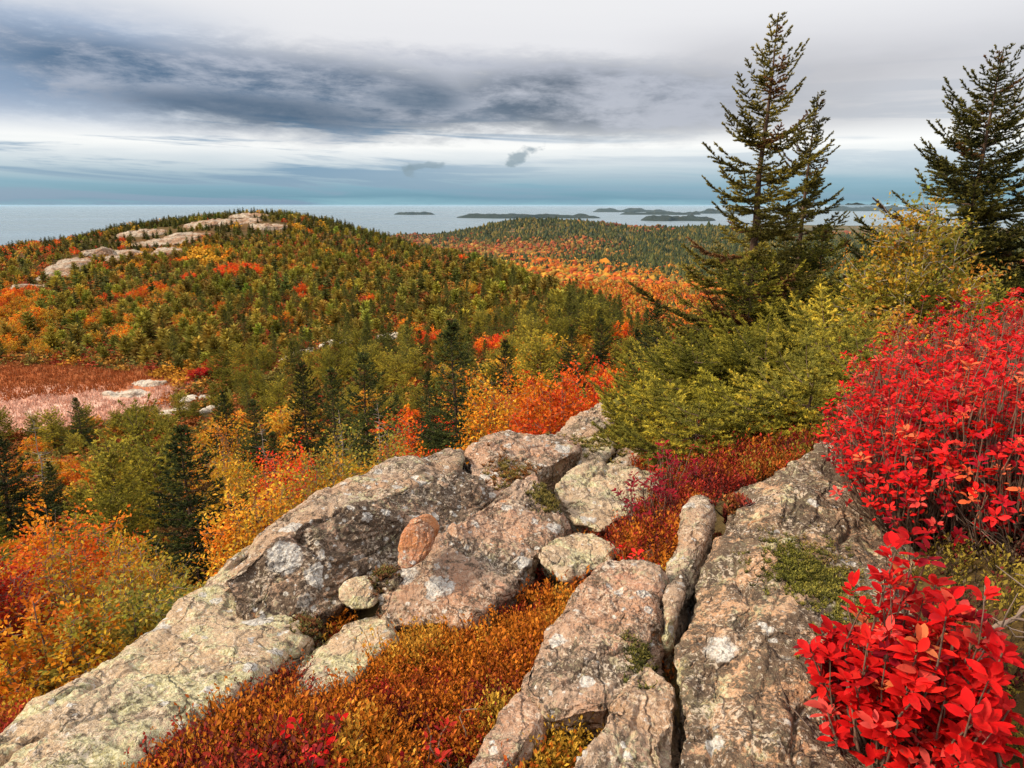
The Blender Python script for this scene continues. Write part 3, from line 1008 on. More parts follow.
rock('whitish cracked crest block left of the far end of the ledge',
     [(466, 455, 4.7), (480, 441, 4.95), (505, 430, 5.2), (540, 433, 5.25), (573, 440, 5.3), (577, 451, 5.0), (545, 466, 4.6), (512, 480, 4.2), (488, 500, 3.8), (474, 480, 4.2)],
     M_ROCK_PINK, (0.05, 0.4, -0.5), seed=9, soft=40)
rock('grey far end of the ledge beside the orange maple shrub',
     [(553, 437, 6.1), (578, 416, 6.6), (603, 400, 7.1), (622, 405, 7.1), (620, 421, 6.6), (590, 436, 6.0)],
     M_ROCK, (0.0, 0.5, -0.7), seed=10, soft=20)
rock('rounded olive-brown boulder under the far end of the ledge',
     [(568, 450, 5.2), (580, 435, 5.6), (606, 431, 5.7), (619, 444, 5.5), (610, 460, 5.1), (580, 466, 4.9)],
     M_ROCK_PALE, (0.0, 0.4, -0.3), seed=11, soft=8, sub=6)
rock('flat tan slab in the middle of the ledge above the dark red heath',
     [(556, 488, 3.95), (566, 474, 4.2), (600, 461, 4.5), (634, 467, 4.5), (671, 474, 4.5), (660, 492, 4.1), (622, 512, 3.75), (600, 530, 3.45), (574, 520, 3.5)],
     M_ROCK_PALE, (0.05, 0.35, -0.4), seed=12, soft=34)
rock('light brown rounded boulder at the edge of the low spruces',
     [(606, 462, 5.0), (616, 447, 5.4), (642, 445, 5.5), (668, 455, 5.3), (672, 468, 5.0), (640, 474, 4.8)],
     M_ROCK, (0.0, 0.4, -0.35), seed=13, soft=8, sub=6)
rock('low tan boulder half sunk in red heath beside the pinkish block',
     [(541, 560, 2.8), (550, 537, 3.05), (575, 529, 3.2), (605, 536, 3.15), (624, 548, 3.05), (606, 566, 2.8), (566, 580, 2.62)],
     M_ROCK_PALE, (0.0, 0.3, -0.25), seed=14, soft=9, sub=7)
# front centre
rock('steep-sided pale granite boulder rising from the orange heath at centre',
     [(514, 684, 1.70), (548, 632, 1.92), (580, 590, 2.14), (602, 567, 2.28), (640, 570, 2.26), (662, 580, 2.2), (664, 640, 1.92), (640, 682, 1.66), (612, 704, 1.56), (545, 716, 1.55)],
     M_ROCK_PINK, (0.08, 0.22, -0.5), seed=15, sub=8, soft=40)
rock('low front boulder with yellow crust at the bottom edge of the picture',
     [(560, 800, 1.22), (585, 745, 1.36), (612, 706, 1.50), (645, 664, 1.68), (676, 690, 1.58), (684, 760, 1.32), (680, 830, 1.15)],
     M_ROCK, (0.05, 0.2, -0.45), seed=16, soft=26)
rock('narrow slab edge cutting the bottom of the picture below the central boulder',
     [(440, 790, 1.30), (478, 728, 1.50), (516, 684, 1.70), (545, 690, 1.66), (545, 712, 1.56), (505, 750, 1.42), (480, 800, 1.26)],
     M_ROCK_PINK, (0.10, 0.15, -0.4), 'rock slab', 'rock_slab', seed=17, sub=7, soft=10, amp=0.7)
rock('upright splinter of granite standing along the crack of the great ledge',
     [(693, 488, 2.90), (703, 484, 2.95), (713, 489, 2.90), (711, 526, 2.57), (692, 580, 2.17), (676, 616, 1.93), (666, 630, 1.84), (659, 612, 1.98), (662, 578, 2.2), (680, 535, 2.52)],
     M_ROCK_RUST if False else M_ROCK, (0.03, 0.10, -0.4), 'rock splinter', 'rock_splinter', seed=18, soft=8, amp=0.6, freq=1.5)
rock('great flat granite ledge with brown lichen and green moss at right',
     [(732, 492, 2.98), (765, 471, 3.12), (830, 446, 3.42), (880, 470, 3.2), (930, 560, 2.35), (930, 660, 1.75), (930, 800, 1.2), (800, 850, 1.02), (678, 850, 1.05), (676, 760, 1.28),
      (678, 690, 1.52), (692, 622, 1.84), (712, 572, 2.16), (727, 520, 2.62), (775, 570, 2.02), (770, 680, 1.56)],
     M_ROCK_BIG, (0.06, 0.15, -0.5), 'rock ledge', 'rock_ledge', seed=19, sub=8, soft=36, amp=0.95)

# ------------------------------------------------------------------ plant builders
def spruce_parts(h, Rw, seed, nl=0.022, nw=0.005, step=0.012, whorl=0.055, per=5, low=0.06, profile='cone', droop=0.10, old=(0.045, 0.055, 0.018),
                 new=(0.12, 0.12, 0.03), brown=0.0, twig_step=0.075, twig_len=0.40, lean=(0.0, 0.0), rise=(-6, 42), keep=1.0, sub=True, wood_n=5, trunk_r=None, nneed=2, flat=0.14):
    g = np.random.default_rng(seed)
    trunk, wood, crown = MB(), MB(), MB()
    zs = np.linspace(0, 1, 9)
    wob = np.stack([np.cumsum(g.normal(0, 0.006 * h, 9)) * 0.6 + lean[0] * h * zs, np.cumsum(g.normal(0, 0.006 * h, 9)) * 0.6 + lean[1] * h * zs, zs * h], 1)
    wob[0, :2] = 0
    tr = trunk_r or 0.011 * h + 0.012
    V, F = tube(wob, np.maximum(tr * (1 - zs * 0.97), 0.004), max(wood_n, 5))
    trunk.add(V, F, (0.10, 0.065, 0.045))
    ax = lambda t: np.array([np.interp(t, zs, wob[:, a]) for a in range(3)])
    TP, TD, TL, TC = [], [], [], []
    t = low
    ph = g.uniform(0, 6.28)
    side_bias = g.uniform(0, 6.28)
    while t < 0.985:
        nb = per if t < 0.8 else max(3, per - 1)
        for q in range(nb):
            if g.random() > keep:
                continue
            a = ph + q * 6.283 / nb + g.normal(0, 0.35)
            tt_ = min(t + g.normal(0, 0.010), 0.985)
            if profile == 'cone':
                pr = (1 - tt_) ** 0.82 * (1.0 if tt_ > 0.18 else 0.75 + tt_ * 1.4)
            elif profile == 'open':
                pr = np.interp(tt_, (0, 0.1, 0.28, 0.45, 0.62, 0.8, 0.93, 1), (1.25, 1.30, 1.1, 0.66, 0.58, 0.36, 0.14, 0.03))
            elif profile == 'dome':
                pr = math.sqrt(max(0.0, 1 - (tt_ * 0.93) ** 2.2)) * (0.75 + 0.25 * min(1, tt_ * 4))
            else:
                pr = (1 - tt_) ** 0.55
            L = Rw * pr * g.uniform(0.62, 1.12) * (1 + 0.16 * math.cos(a - side_bias))
            L = max(L, 0.05 * h * 0.3)
            e0 = R(np.interp(tt_, (0, 0.5, 1), (rise[0], (rise[0] + rise[1]) * 0.32, rise[1])) + g.normal(0, 6))
            m = 7
            s = np.linspace(0, 1, m)
            hor = np.array((math.cos(a), math.sin(a), 0))
            lat = np.array((-math.sin(a), math.cos(a), 0))
            zo = L * (math.tan(e0) * s - droop * 4 * s * (1 - s) * 0.6 + droop * 1.3 * s ** 3)
            bend = g.normal(0, 0.10) * L * s ** 2
            B = ax(tt_)[None] + hor[None] * (L * s)[:, None] + lat[None] * bend[:, None] + np.array((0, 0, 1.0))[None] * zo[:, None]
            br = max(0.0035, 0.012 * L) * (1 if wood_n > 3 else 1.4)
            V, F = tube(B, br * (1 - s * 0.8), 4 if wood_n > 3 else 3)
            wood.add(V, F, (0.085, 0.058, 0.042))
            tone = g.random()
            isb = g.random() < brown
            n_st = max(3, int(L / twig_step))
            ss_ = np.linspace(0.16, 0.97, n_st) + g.normal(0, 0.012, n_st)
            for sidx, s1 in enumerate(ss_):
                s1 = min(max(s1, 0.05), 1.0)
                p = np.array([np.interp(s1, s, B[:, a3]) for a3 in range(3)])
                i0 = min(int(s1 * (m - 1)), m - 2)
                fw = unit(B[i0 + 1] - B[i0])
                for sg in (-1, 1):
                    if g.random() < 0.12:
                        continue
                    l1 = (L * twig_len * (1 - s1) ** 0.8 * min(1, s1 * 3.2) + 0.045 + 0.02 * h * 0.1) * g.uniform(0.6, 1.15)
                    dirv = unit(fw * g.uniform(0.55, 0.8) + lat * sg * g.uniform(0.6, 0.95) + np.array((0, 0, g.normal(-0.04, flat))))
                    TP.append(p)
                    TD.append(dirv)
                    TL.append(l1)
                    TC.append((tone, isb))
                    if sub and l1 > 0.16:
                        for u in np.arange(0.3, 0.95, 0.09 / l1 * 1.1):
                            d2 = unit(dirv * 0.75 + np.cross(dirv, (0, 0, 1.0)) * g.choice((-1, 1)) * 0.7 + np.array((0, 0, g.normal(0, flat))))
                            TP.append(p + dirv * l1 * u)
                            TD.append(d2)
                            TL.append(l1 * 0.42 * (1.1 - u) + 0.03)
                            TC.append((tone, isb))
            TP.append(B[-2])
            TD.append(unit(B[-1] - B[-2]))
            TL.append(np.linalg.norm(B[-1] - B[-2]) + 0.04)
            TC.append((tone, isb))
        ph += 0.7
        t += whorl * g.uniform(0.75, 1.25) * (1 if t < 0.75 else 0.72)
    for _ in range(1):
        TP.append(ax(0.93))
        TD.append(np.array((lean[0], lean[1], 1.0)))
        TL.append(h * 0.075)
        TC.append((0.4, False))
    TP, TD, TL = np.array(TP), np.array(TD), np.array(TL)
    TN = np.array([c[0] for c in TC])
    TB = np.array([c[1] for c in TC])
    cnt = np.maximum((TL / step).astype(int), 2) * nneed
    idx = np.repeat(np.arange(len(TP)), cnt)
    u = g.random(len(idx))
    P = TP[idx] + TD[idx] * (TL[idx] * u)[:, None]
    rad = g.normal(size=(len(idx), 3)) * np.array((1, 1, 0.35 + 4.6 * flat if flat < 0.14 else 1.0))
    D = unit(TD[idx] * 0.8 + unit(rad) * 0.75 + np.array((0, 0, 0.12)))
    Ln = nl * g.uniform(0.7, 1.25, len(idx)) * (1 - 0.25 * u)
    wnew = np.clip((TN[idx] - 0.35) * 0.8 + (u - 0.5) * 0.75 + g.normal(0, 0.18, len(idx)), 0, 1)
    C = np.asarray(old)[None] * (1 - wnew[:, None]) + np.asarray(new)[None] * wnew[:, None]
    C = np.where(TB[idx][:, None], np.array((0.17, 0.085, 0.03))[None] * (0.6 + 0.7 * u[:, None]), C)
    C = np.clip(C * (1 + g.normal(0, 0.16, (len(idx), 1))), 0.002, 0.9)
    needles(crown, P, D, Ln, np.full(len(idx), nw), C, g)
    return trunk, wood, crown


def pick(pal, n, g):
    c = np.array([p[0] for p in pal])
    wt = np.array([p[1] for p in pal], float)
    return c[g.choice(len(pal), n, p=wt / wt.sum())]


def shrub_parts(h, spread, seed, stems=9, twigs=14, leaf=0.05, per=9, pal=None, jit=0.16, top=0.45, wood_c=(0.16, 0.12, 0.10), stem_r=0.012, leafy=0.30):
    g = np.random.default_rng(seed)
    wood, lv = MB(), MB()
    LP, LD, LC = [], [], []
    for i in range(stems):
        a = g.uniform(0, 6.283)
        ro = math.sqrt(g.random()) * spread
        hz = h * (1 - top * (ro / spread) ** 2) * g.uniform(0.78, 1.05)
        end = np.array((math.cos(a) * ro, math.sin(a) * ro, hz))
        b0 = np.array((math.cos(a), math.sin(a), 0)) * g.uniform(0, 0.12) * spread
        s = np.linspace(0, 1, 7)[:, None]
        bend = np.array((math.cos(a), math.sin(a), 0)) * spread * 0.15
        st = b0 * (1 - s) + end * s + bend * (s * (1 - s) * 2) + np.cumsum(g.normal(0, 0.012 * h, (7, 3)), 0) * s
        V, F = tube(st, stem_r * (1 - 0.75 * s[:, 0]) * g.uniform(0.7, 1.2), 4)
        wood.add(V, F, wood_c)
        sc_ = pick(pal, 1, g)[0]
        for q in range(twigs):
            u = leafy + (1 - leafy) * (q + g.random()) / twigs
            p = np.array([np.interp(u, s[:, 0], st[:, k3]) for k3 in range(3)])
            dv = unit(g.normal(size=3) * np.array((1, 1, 0.5)) + np.array((math.cos(a), math.sin(a), 0.9)) * 0.7)
            l_ = h * 0.20 * g.uniform(0.5, 1.2) * (1.25 - u * 0.5)
            tp = np.stack([p, p + dv * l_ * 0.5 + g.normal(0, 0.02 * h, 3) * 0.5, p + dv * l_])
            V, F = tube(tp, (stem_r * 0.35, stem_r * 0.25, stem_r * 0.12), 3)
            wood.add(V, F, wood_c)
            tc_ = sc_ if g.random() < 0.5 else pick(pal, 1, g)[0]
            uu = g.uniform(0.15, 1.08, per)
            LP.append(p + dv[None] * (l_ * uu)[:, None] + g.normal(0, 0.028 * h, (per, 3)))
            LD.append(unit(dv[None] * 0.6 + g.normal(size=(per, 3))))
            LC.append(jitter_col(tc_, per, jit, g))
    LP, LD, LC = np.concatenate(LP), np.concatenate(LD), np.concatenate(LC)
    n = len(LP)
    Nn = unit(g.normal(size=(n, 3)) * 0.6 + np.array((0, 0, 1.0)))
    L = leaf * g.uniform(0.7, 1.3, n)
    leaves(lv, LP, LD, Nn, L, L * g.uniform(0.5, 0.7, n), LC)
    return wood, lv


def red_shrub(loc, h, spread, seed, tips=70, leaf=0.045, bare=60, pal=None, toward=(0, 0), clus=(6, 10), low=0.60, mid=1):
    """broad-leaved heath shrub: grey twigs, a rosette of oval leaves at each tip"""
    g = np.random.default_rng(seed)
    wood, lv = MB(), MB()
    LP, LD, LN, LC, LL = [], [], [], [], []
    for i in range(tips):
        a = g.uniform(0, 6.283)
        ro = math.sqrt(g.random()) * spread
        hz = h * (1 - 0.55 * (ro / spread) ** 2) * g.uniform(low, 1.06)
        end = np.array((math.cos(a) * ro + toward[0], math.sin(a) * ro + toward[1], hz))
        b0 = np.array((math.cos(a), math.sin(a), 0)) * spread * g.uniform(0.02, 0.45)
        s = np.linspace(0, 1, 6)[:, None]
        st = b0 * (1 - s) + end * s + np.array((math.cos(a), math.sin(a), -0.2)) * spread * 0.22 * (s * (1 - s) * 2) + np.cumsum(g.normal(0, 0.010, (6, 3)), 0) * s
        V, F = tube(st, (0.0042 * (1 - 0.6 * s[:, 0])) * g.uniform(0.7, 1.3), 4)
        wood.add(V, F, np.array((0.13, 0.07, 0.045)) * g.uniform(0.6, 1.3))
        axd = unit(st[-1] - st[-3] + np.array((0, 0, 0.03)))
        for (u, m, lsc) in ((1.0, g.integers(clus[0], clus[1] + 1), 1.0), (0.80, g.integers(2, 5) * mid, 0.85), (0.6, g.integers(0, 3) * mid, 0.8)):
            if m == 0:
                continue
            p = np.array([np.interp(u, s[:, 0], st[:, k3]) for k3 in range(3)])
            e1 = unit(np.cross(axd, (0.3, 0.5, 0.8)))
            e2 = np.cross(axd, e1)
            an = np.arange(m) * 2.4 + g.uniform(0, 6.28)
            up = g.uniform(0.15, 0.95, m)
            rad = np.cos(an)[:, None] * e1 + np.sin(an)[:, None] * e2
            d = unit(rad + axd[None] * up[:, None] + g.normal(0, 0.12, (m, 3)))
            LP.append(p[None] + axd[None] * (g.uniform(-0.02, 0.012, m))[:, None] + d * 0.006)
            LD.append(d)
            LN.append(unit(axd[None] * 1.0 - rad * 0.25 + g.normal(0, 0.25, (m, 3))))
            LC.append(jitter_col(pick(pal, 1, g)[0], m, 0.14, g))
            LL.append(leaf * lsc * g.uniform(0.5, 1.22, m))
    for i in range(bare):
        a = g.uniform(0, 6.283)
        ro = math.sqrt(g.random()) * spread * 1.05
        end = np.array((math.cos(a) * ro, math.sin(a) * ro, h * g.uniform(0.25, 0.72)))
        b0 = np.array((math.cos(a + 0.8), math.sin(a + 0.8), 0)) * spread * g.uniform(0.05, 0.7)
        s = np.linspace(0, 1, 6)[:, None]
        st = b0 * (1 - s) + end * s + np.cumsum(g.normal(0, 0.018, (6, 3)), 0)
        V, F = tube(st, 0.0030 * (1 - 0.6 * s[:, 0]) * g.uniform(0.6, 1.5), 3)
        wood.add(V, F, np.array((0.20, 0.135, 0.10)) * g.uniform(0.5, 1.35))
    P, D, N, C, L = (np.concatenate(q) for q in (LP, LD, LN, LC, LL))
    big_leaves(lv, P, D, N, L, L * g.uniform(0.42, 0.56, len(L)), C, g)
    return wood, lv


REDS = [((0.62, 0.010, 0.010), 6), ((0.46, 0.006, 0.008), 2.5), ((0.70, 0.020, 0.016), 3.5), ((0.70, 0.075, 0.06), 1.7), ((0.68, 0.16, 0.06), 0.4), ((0.22, 0.005, 0.012), 1.8)]
REDS_LIGHT = [((0.66, 0.014, 0.010), 5), ((0.50, 0.009, 0.008), 3), ((0.68, 0.05, 0.035), 1.6), ((0.74, 0.18, 0.09), 0.7), ((0.28, 0.006, 0.018), 1)]

# ------------------------------------------------------------------ shrubs of red leaves at right
def plant_red(label, px, Y, h, spread, seed, tips, leaf, bare, pal, dz=0.0, **kw):
    p = G(px, Y, 0)
    zz = hgt(p[0], p[1])
    p = G(px, Y, zz)
    zz = hgt(p[0], p[1]) + dz
    e = empty('red_shrub', (p[0], p[1], zz))
    tag(e, label, 'shrub', 'red-leaved shrubs along the right side')
    wd, lv = red_shrub(None, h, spread, seed, tips, leaf, bare, pal, **kw)
    wd.build('branches', M_TWIG, e)
    lv.build('leaves', M_LEAF_NEAR, e)
    return e


plant_red('nearest red shrub with the largest leaves, in front of the mossy rock', 890, 1.34, 0.565, 0.205, 201, 190, 0.042, 14, REDS, low=0.30, mid=2)
plant_red('red shrub with pinkish grey twigs showing, just above the nearest large-leaved one', 1000, 2.25, 0.56, 0.30, 202, 80, 0.032, 170, REDS_LIGHT, low=0.8, mid=0)
plant_red('middle red shrub spilling over the far edge of the great ledge', 925, 2.5, 0.66, 0.40, 203, 420, 0.029, 60, REDS)
plant_red('bright red shrub at the right edge with orange-tinted leaves', 1015, 2.35, 0.72, 0.46, 204, 420, 0.030, 90, [((0.68, 0.02, 0.02), 5), ((0.76, 0.14, 0.05), 2), ((0.5, 0.01, 0.02), 2)])
plant_red('deep red shrub touching the low green spruces behind the ledge', 908, 3.15, 0.74, 0.42, 205, 400, 0.028, 30, REDS)
plant_red('tall pinkish red shrub standing highest at the right edge', 1000, 3.35, 0.86, 0.55, 206, 460, 0.029, 90, REDS_LIGHT)
plant_red('red shrub below the yellow birch, outermost on the slope', 935, 3.9, 0.88, 0.55, 207, 420, 0.029, 60, REDS)
plant_red('red shrub cut by the right edge of the picture', 1080, 2.7, 0.80, 0.5, 208, 360, 0.031, 90, REDS_LIGHT)
plant_red('far red shrub on the shoulder at the right edge', 1040, 4.5, 0.95, 0.65, 209, 380, 0.030, 60, REDS)

# dead twigs by the near red shrub
def dead_branch(label, px, Y, pts, seed, r0=0.008):
    g = np.random.default_rng(seed)
    p = G(px, Y, -1.2)
    zz = hgt(p[0], p[1])
    m = MB()
    P = np.array(pts, float)
    s = np.linspace(0, 1, 14)
    src = np.linspace(0, 1, len(P))
    L = np.stack([np.interp(s, src, P[:, a]) for a in range(3)], 1) + np.cumsum(g.normal(0, 0.006, (14, 3)), 0)
    V, F = tube(L, r0 * (1 - 0.6 * s), 6)
    m.add(V, F, (0.22, 0.15, 0.11))
    for q in range(9):
        i = g.integers(3, 13)
        d = unit(g.normal(size=3) + np.array((0, 0, 0.5)))
        l_ = g.uniform(0.05, 0.16)
        tp = np.stack([L[i], L[i] + d * l_ * 0.5 + g.normal(0, 0.012, 3), L[i] + d * l_ + g.normal(0, 0.02, 3)])
        V, F = tube(tp, (r0 * 0.45, r0 * 0.3, r0 * 0.15), 4)
        m.add(V, F, (0.24, 0.17, 0.13))
    o = m.build('dead_branch', M_TWIG)
    o.location = (p[0], p[1], zz)
    tag(o, label, 'branch', 'dead branches under the red shrubs')


dead_branch('thick bent dead branch lying at the lower right corner', 985, 1.12, [(-0.08, 0.0, 0.02), (0.0, 0.04, 0.10), (0.06, 0.02, 0.13), (0.13, 0.10, 0.22)], 301, 0.009)
dead_branch('thin dead branch arching up between the near and upper red shrubs', 1000, 1.45, [(-0.10, 0, 0.03), (-0.05, 0.03, 0.17), (0.04, 0.03, 0.21), (0.12, 0.0, 0.15)], 302, 0.006)
dead_branch('forked dead branch at the right edge under the pinkish shrub', 1035, 1.6, [(-0.12, 0.02, 0.03), (-0.02, 0.0, 0.14), (0.02, 0.06, 0.26)], 303, 0.007)

# ------------------------------------------------------------------ heath: low ground cover between the rocks
def sprig(seed, nst, h, leaf, per, slender=0.42, spread=0.55):
    """several leafy stems; colours near white, tinted when scattered"""
    g = np.random.default_rng(seed)
    m = MB()
    for i in range(nst):
        a = g.uniform(0, 6.283)
        tl = g.uniform(0.1, spread)
        top = np.array((math.cos(a) * tl * h, math.sin(a) * tl * h, h * g.uniform(0.65, 1.05)))
        u = np.linspace(0.18, 1.0, per) + g.normal(0, 0.02, per)
        P = top[None] * u[:, None] + g.normal(0, 0.05 * h, (per, 3)) * np.array((1, 1, 0.4))
        an = np.arange(per) * 2.4
        D = unit(np.stack([np.cos(an), np.sin(an), 0.35 + u * 0.9], 1) + g.normal(0, 0.2, (per, 3)))
        N = unit(np.array((0, 0, 1.0))[None] + g.normal(0, 0.4, (per, 3)))
        L = leaf * g.uniform(0.7, 1.25, per)
        C = np.ones((per, 3)) * g.uniform(0.75, 1.15, (per, 1))
        leaves(m, P, D, N, L, L * slender, C)
        V, F = tube(np.stack([np.zeros(3), top * 0.55 + g.normal(0, 0.03 * h, 3), top]), (0.0016, 0.0013, 0.0006), 3)
        m.add(V, F, (0.25, 0.3, 0.5))
    return m.arrays()


HEATH_NEAR = [sprig(400 + i, 5, 0.105, 0.0110, 14, 0.55, 0.7) for i in range(6)]
HEATH_FAR = [sprig(420 + i, 4, 0.13, 0.020, 7, 0.5) for i in range(5)]
HEATH_RED = [sprig(440 + i, 4, 0.12, 0.026, 7, 0.5) for i in range(4)]
ORANGE, RUST, GOLD, OLIVE, CRIM, MAROON, SCAR = (0.72, 0.23, 0.022), (0.52, 0.12, 0.02), (0.76, 0.40, 0.05), (0.42, 0.29, 0.045), (0.50, 0.03, 0.028), (0.22, 0.03, 0.03), (0.70, 0.04, 0.025)


def off_rock(P, g, tol=0.015):
    keep = np.ones(len(P), bool)
    for i, p in enumerate(P):
        o = Vector((p[0], p[1], p[2] + 0.8))
        for bv in ROCK_BVH:
            h = bv.ray_cast(o, Vector((0, 0, -1)), 0.8 - tol)
            if h[0] is not None:
                keep[i] = False
                break
    return P[keep]


def ground_points(poly, dens, ymin, ymax, g, margin=0):
    """random points on the ground whose image lies in a polygon of the photograph"""
    pts = []
    px = [p[0] for p in poly]
    x0, x1 = min(px), max(px)
    A = np.array([G(x0, ymin, -1.3 * ymin / ymin), G(x1, ymin, -1.3), G(x0, ymax, -2), G(x1, ymax, -2)])
    bx0, bx1 = A[:, 0].min() - 0.3, A[:, 0].max() + 0.3
    n = int((bx1 - bx0) * (ymax - ymin) * dens)
    X = g.uniform(bx0, bx1, n)
    Y = g.uniform(ymin, ymax, n)
    Z = height(X, Y)
    P = np.stack([X, Y, Z], 1)
    qx, qy = project(P)
    return off_rock(P[inpoly(qx, qy, poly)], g)


g4 = np.random.default_rng(44)
heath = MB()
POLY_GULLY = [(20, 830), (120, 735), (215, 690), (300, 640), (392, 610), (470, 590), (540, 570), (548, 530), (600, 500), (690, 455), (720, 470), (700, 540), (670, 600), (640, 680), (560, 740), (520, 850), (20, 850)]
P = ground_points(POLY_GULLY, 2300, 1.0, 5.0, g4)
def hummocks(P, size, seed):
    """each point's own clump: distance to its middle (in clump sizes) and the clump's random number"""
    cx_, cy_ = np.floor(P[:, 0] / size), np.floor(P[:, 1] / size)
    best, bid = np.full(len(P), 9.0), np.zeros(len(P))
    for a in (-1, 0, 1):
        for b in (-1, 0, 1):
            ix, iy = cx_ + a, cy_ + b
            o1 = _hash(ix.astype(np.int64), iy.astype(np.int64), np.zeros(len(P), np.int64), seed) * 0.5 + 0.5
            o2 = _hash(ix.astype(np.int64), iy.astype(np.int64), np.ones(len(P), np.int64), seed) * 0.5 + 0.5
            d = np.hypot(P[:, 0] / size - ix - o1, P[:, 1] / size - iy - o2)
            m = d < best
            best = np.where(m, d, best)
            bid = np.where(m, _hash(ix.astype(np.int64), iy.astype(np.int64), np.full(len(P), 2), seed), bid)
    return best, bid


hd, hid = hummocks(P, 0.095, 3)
hd2, hid2 = hummocks(P, 0.27, 4)
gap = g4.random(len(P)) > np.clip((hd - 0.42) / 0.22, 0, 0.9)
P, hd, hid, hd2, hid2 = P[gap], hd[gap], hid[gap], hd2[gap], hid2[gap]
nz = fbm(np.stack([P[:, 0] * 2.2, P[:, 1] * 2.2, np.zeros(len(P))], 1), 3, 5)
qx, qy = project(P)
rel = -0.01 + nz * 0.8 + hid * 0.40 + hid2 * 0.25 + g4.normal(0, 0.07, len(P))
pal = np.array([MAROON, CRIM, RUST, ORANGE, RUST, ORANGE, ORANGE, GOLD]) * np.array((1.0, 0.86, 0.9))
thr = np.clip(((rel + 0.62) / 1.24 * 8).astype(int), 0, 7)
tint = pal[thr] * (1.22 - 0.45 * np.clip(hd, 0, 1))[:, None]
redder = (qy < 570) & (g4.random(len(P)) < np.clip((600 - qy) / 90, 0, 0.8)) & (qx > 560)
tint[redder] = np.array([MAROON, CRIM, CRIM, RUST])[g4.integers(0, 4, redder.sum())]
leftred = (qx < 330) & (hid2 + 0.5 * hid > np.where(qy < 705, -0.9, 0.05)) & (g4.random(len(P)) < 0.85)
tint[leftred] = np.array([CRIM, CRIM, RUST, MAROON])[g4.integers(0, 4, leftred.sum())]
tint = tint * (1 + g4.normal(0, 0.18, (len(P), 1)))
rP = np.hypot(P[:, 0], P[:, 1])
hs = 1.40 + 0.3 * nz - 1.25 * np.clip(hd, 0, 1) + 0.30 * hid + g4.normal(0, 0.10, len(P))
hs = np.clip(hs, 0.45, 1.5) * np.where((P[:, 1] > 2.3), 0.72, 1.0)
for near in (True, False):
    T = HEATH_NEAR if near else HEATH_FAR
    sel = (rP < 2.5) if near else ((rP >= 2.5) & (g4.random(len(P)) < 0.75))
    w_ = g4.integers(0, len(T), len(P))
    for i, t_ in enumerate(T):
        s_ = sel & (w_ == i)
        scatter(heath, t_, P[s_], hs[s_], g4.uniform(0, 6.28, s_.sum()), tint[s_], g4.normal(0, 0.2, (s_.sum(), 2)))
# heath on the left beyond the ledge, and below the low spruces, and at the right under the shrubs
for poly, dens, y0, y1, cols, tmpl, sc_ in (
        ([(-60, 640), (60, 630), (150, 600), (90, 680), (0, 760), (-60, 760)], 500, 2.0, 6.5, [ORANGE, RUST, CRIM, GOLD, RUST, SCAR], HEATH_FAR, 1.5),
        ([(560, 440), (620, 400), (700, 420), (800, 430), (850, 440), (830, 470), (720, 470), (690, 480), (640, 480), (560, 470)], 330, 3.6, 8.5, [RUST, CRIM, ORANGE, OLIVE, MAROON, CRIM], HEATH_FAR, 1.2),
        ([(690, 500), (700, 455), (850, 430), (860, 460), (760, 490), (715, 505)], 700, 3.0, 5.5, [MAROON, CRIM, RUST, OLIVE], HEATH_FAR, 0.9),
        ([(640, 700), (655, 600), (700, 540), (720, 560), (690, 640), (680, 700)], 900, 1.4, 3.0, [MAROON, (0.10, 0.08, 0.03), RUST], HEATH_FAR, 0.5),
        ([(800, 850), (860, 640), (900, 520), (1100, 420), (1100, 850)], 520, 0.75, 4.0, [OLIVE, RUST, MAROON, (0.16, 0.10, 0.06), OLIVE], HEATH_FAR, 0.7),
        ([(480, 740), (520, 690), (560, 700), (610, 705), (590, 760), (560, 830), (470, 830)], 3000, 1.05, 1.75, [GOLD, ORANGE, (0.42, 0.30, 0.05), RUST, GOLD], HEATH_NEAR, 1.0)):
    P = ground_points(poly, dens, y0, y1, g4)
    cid = np.clip(((fbm(np.stack([P[:, 0] * 1.8, P[:, 1] * 1.8, np.full(len(P), 2.0)], 1), 3, 15) + 0.5 + g4.normal(0, 0.14, len(P))) * len(cols)).astype(int), 0, len(cols) - 1)
    tn = np.array(cols)[cid] * (1 + g4.normal(0, 0.2, (len(P), 1)))
    w_ = g4.integers(0, len(tmpl), len(P))
    for i, t_ in enumerate(tmpl):
        s_ = w_ == i
        scatter(heath, t_, P[s_], sc_ * g4.uniform(0.7, 1.3, s_.sum()), g4.uniform(0, 6.28, s_.sum()), tn[s_], g4.normal(0, 0.2, (s_.sum(), 2)))
tag(heath.build('heath', M_LEAF), 'knee-low orange and red heath filling the hollows between the rocks', 'heath', kind='stuff')

# a few brighter broad-leaved seedlings in the heath
def seedling(label, px, Y, seed, pal, h=0.17, tips=12, leaf=0.034, name='red_seedling'):
    p = G(px, Y, -1.45)
    p = G(px, Y, hgt(p[0], p[1]))
    e = empty(name, (p[0], p[1], hgt(p[0], p[1])))
    wd, lv = red_shrub(None, h, h * 0.65, seed, tips, leaf, 4, pal, clus=(4, 7))
    wd.build('branches', M_TWIG, e)
    lv.build('leaves', M_LEAF_NEAR, e)
    tag(e, label, 'seedling')


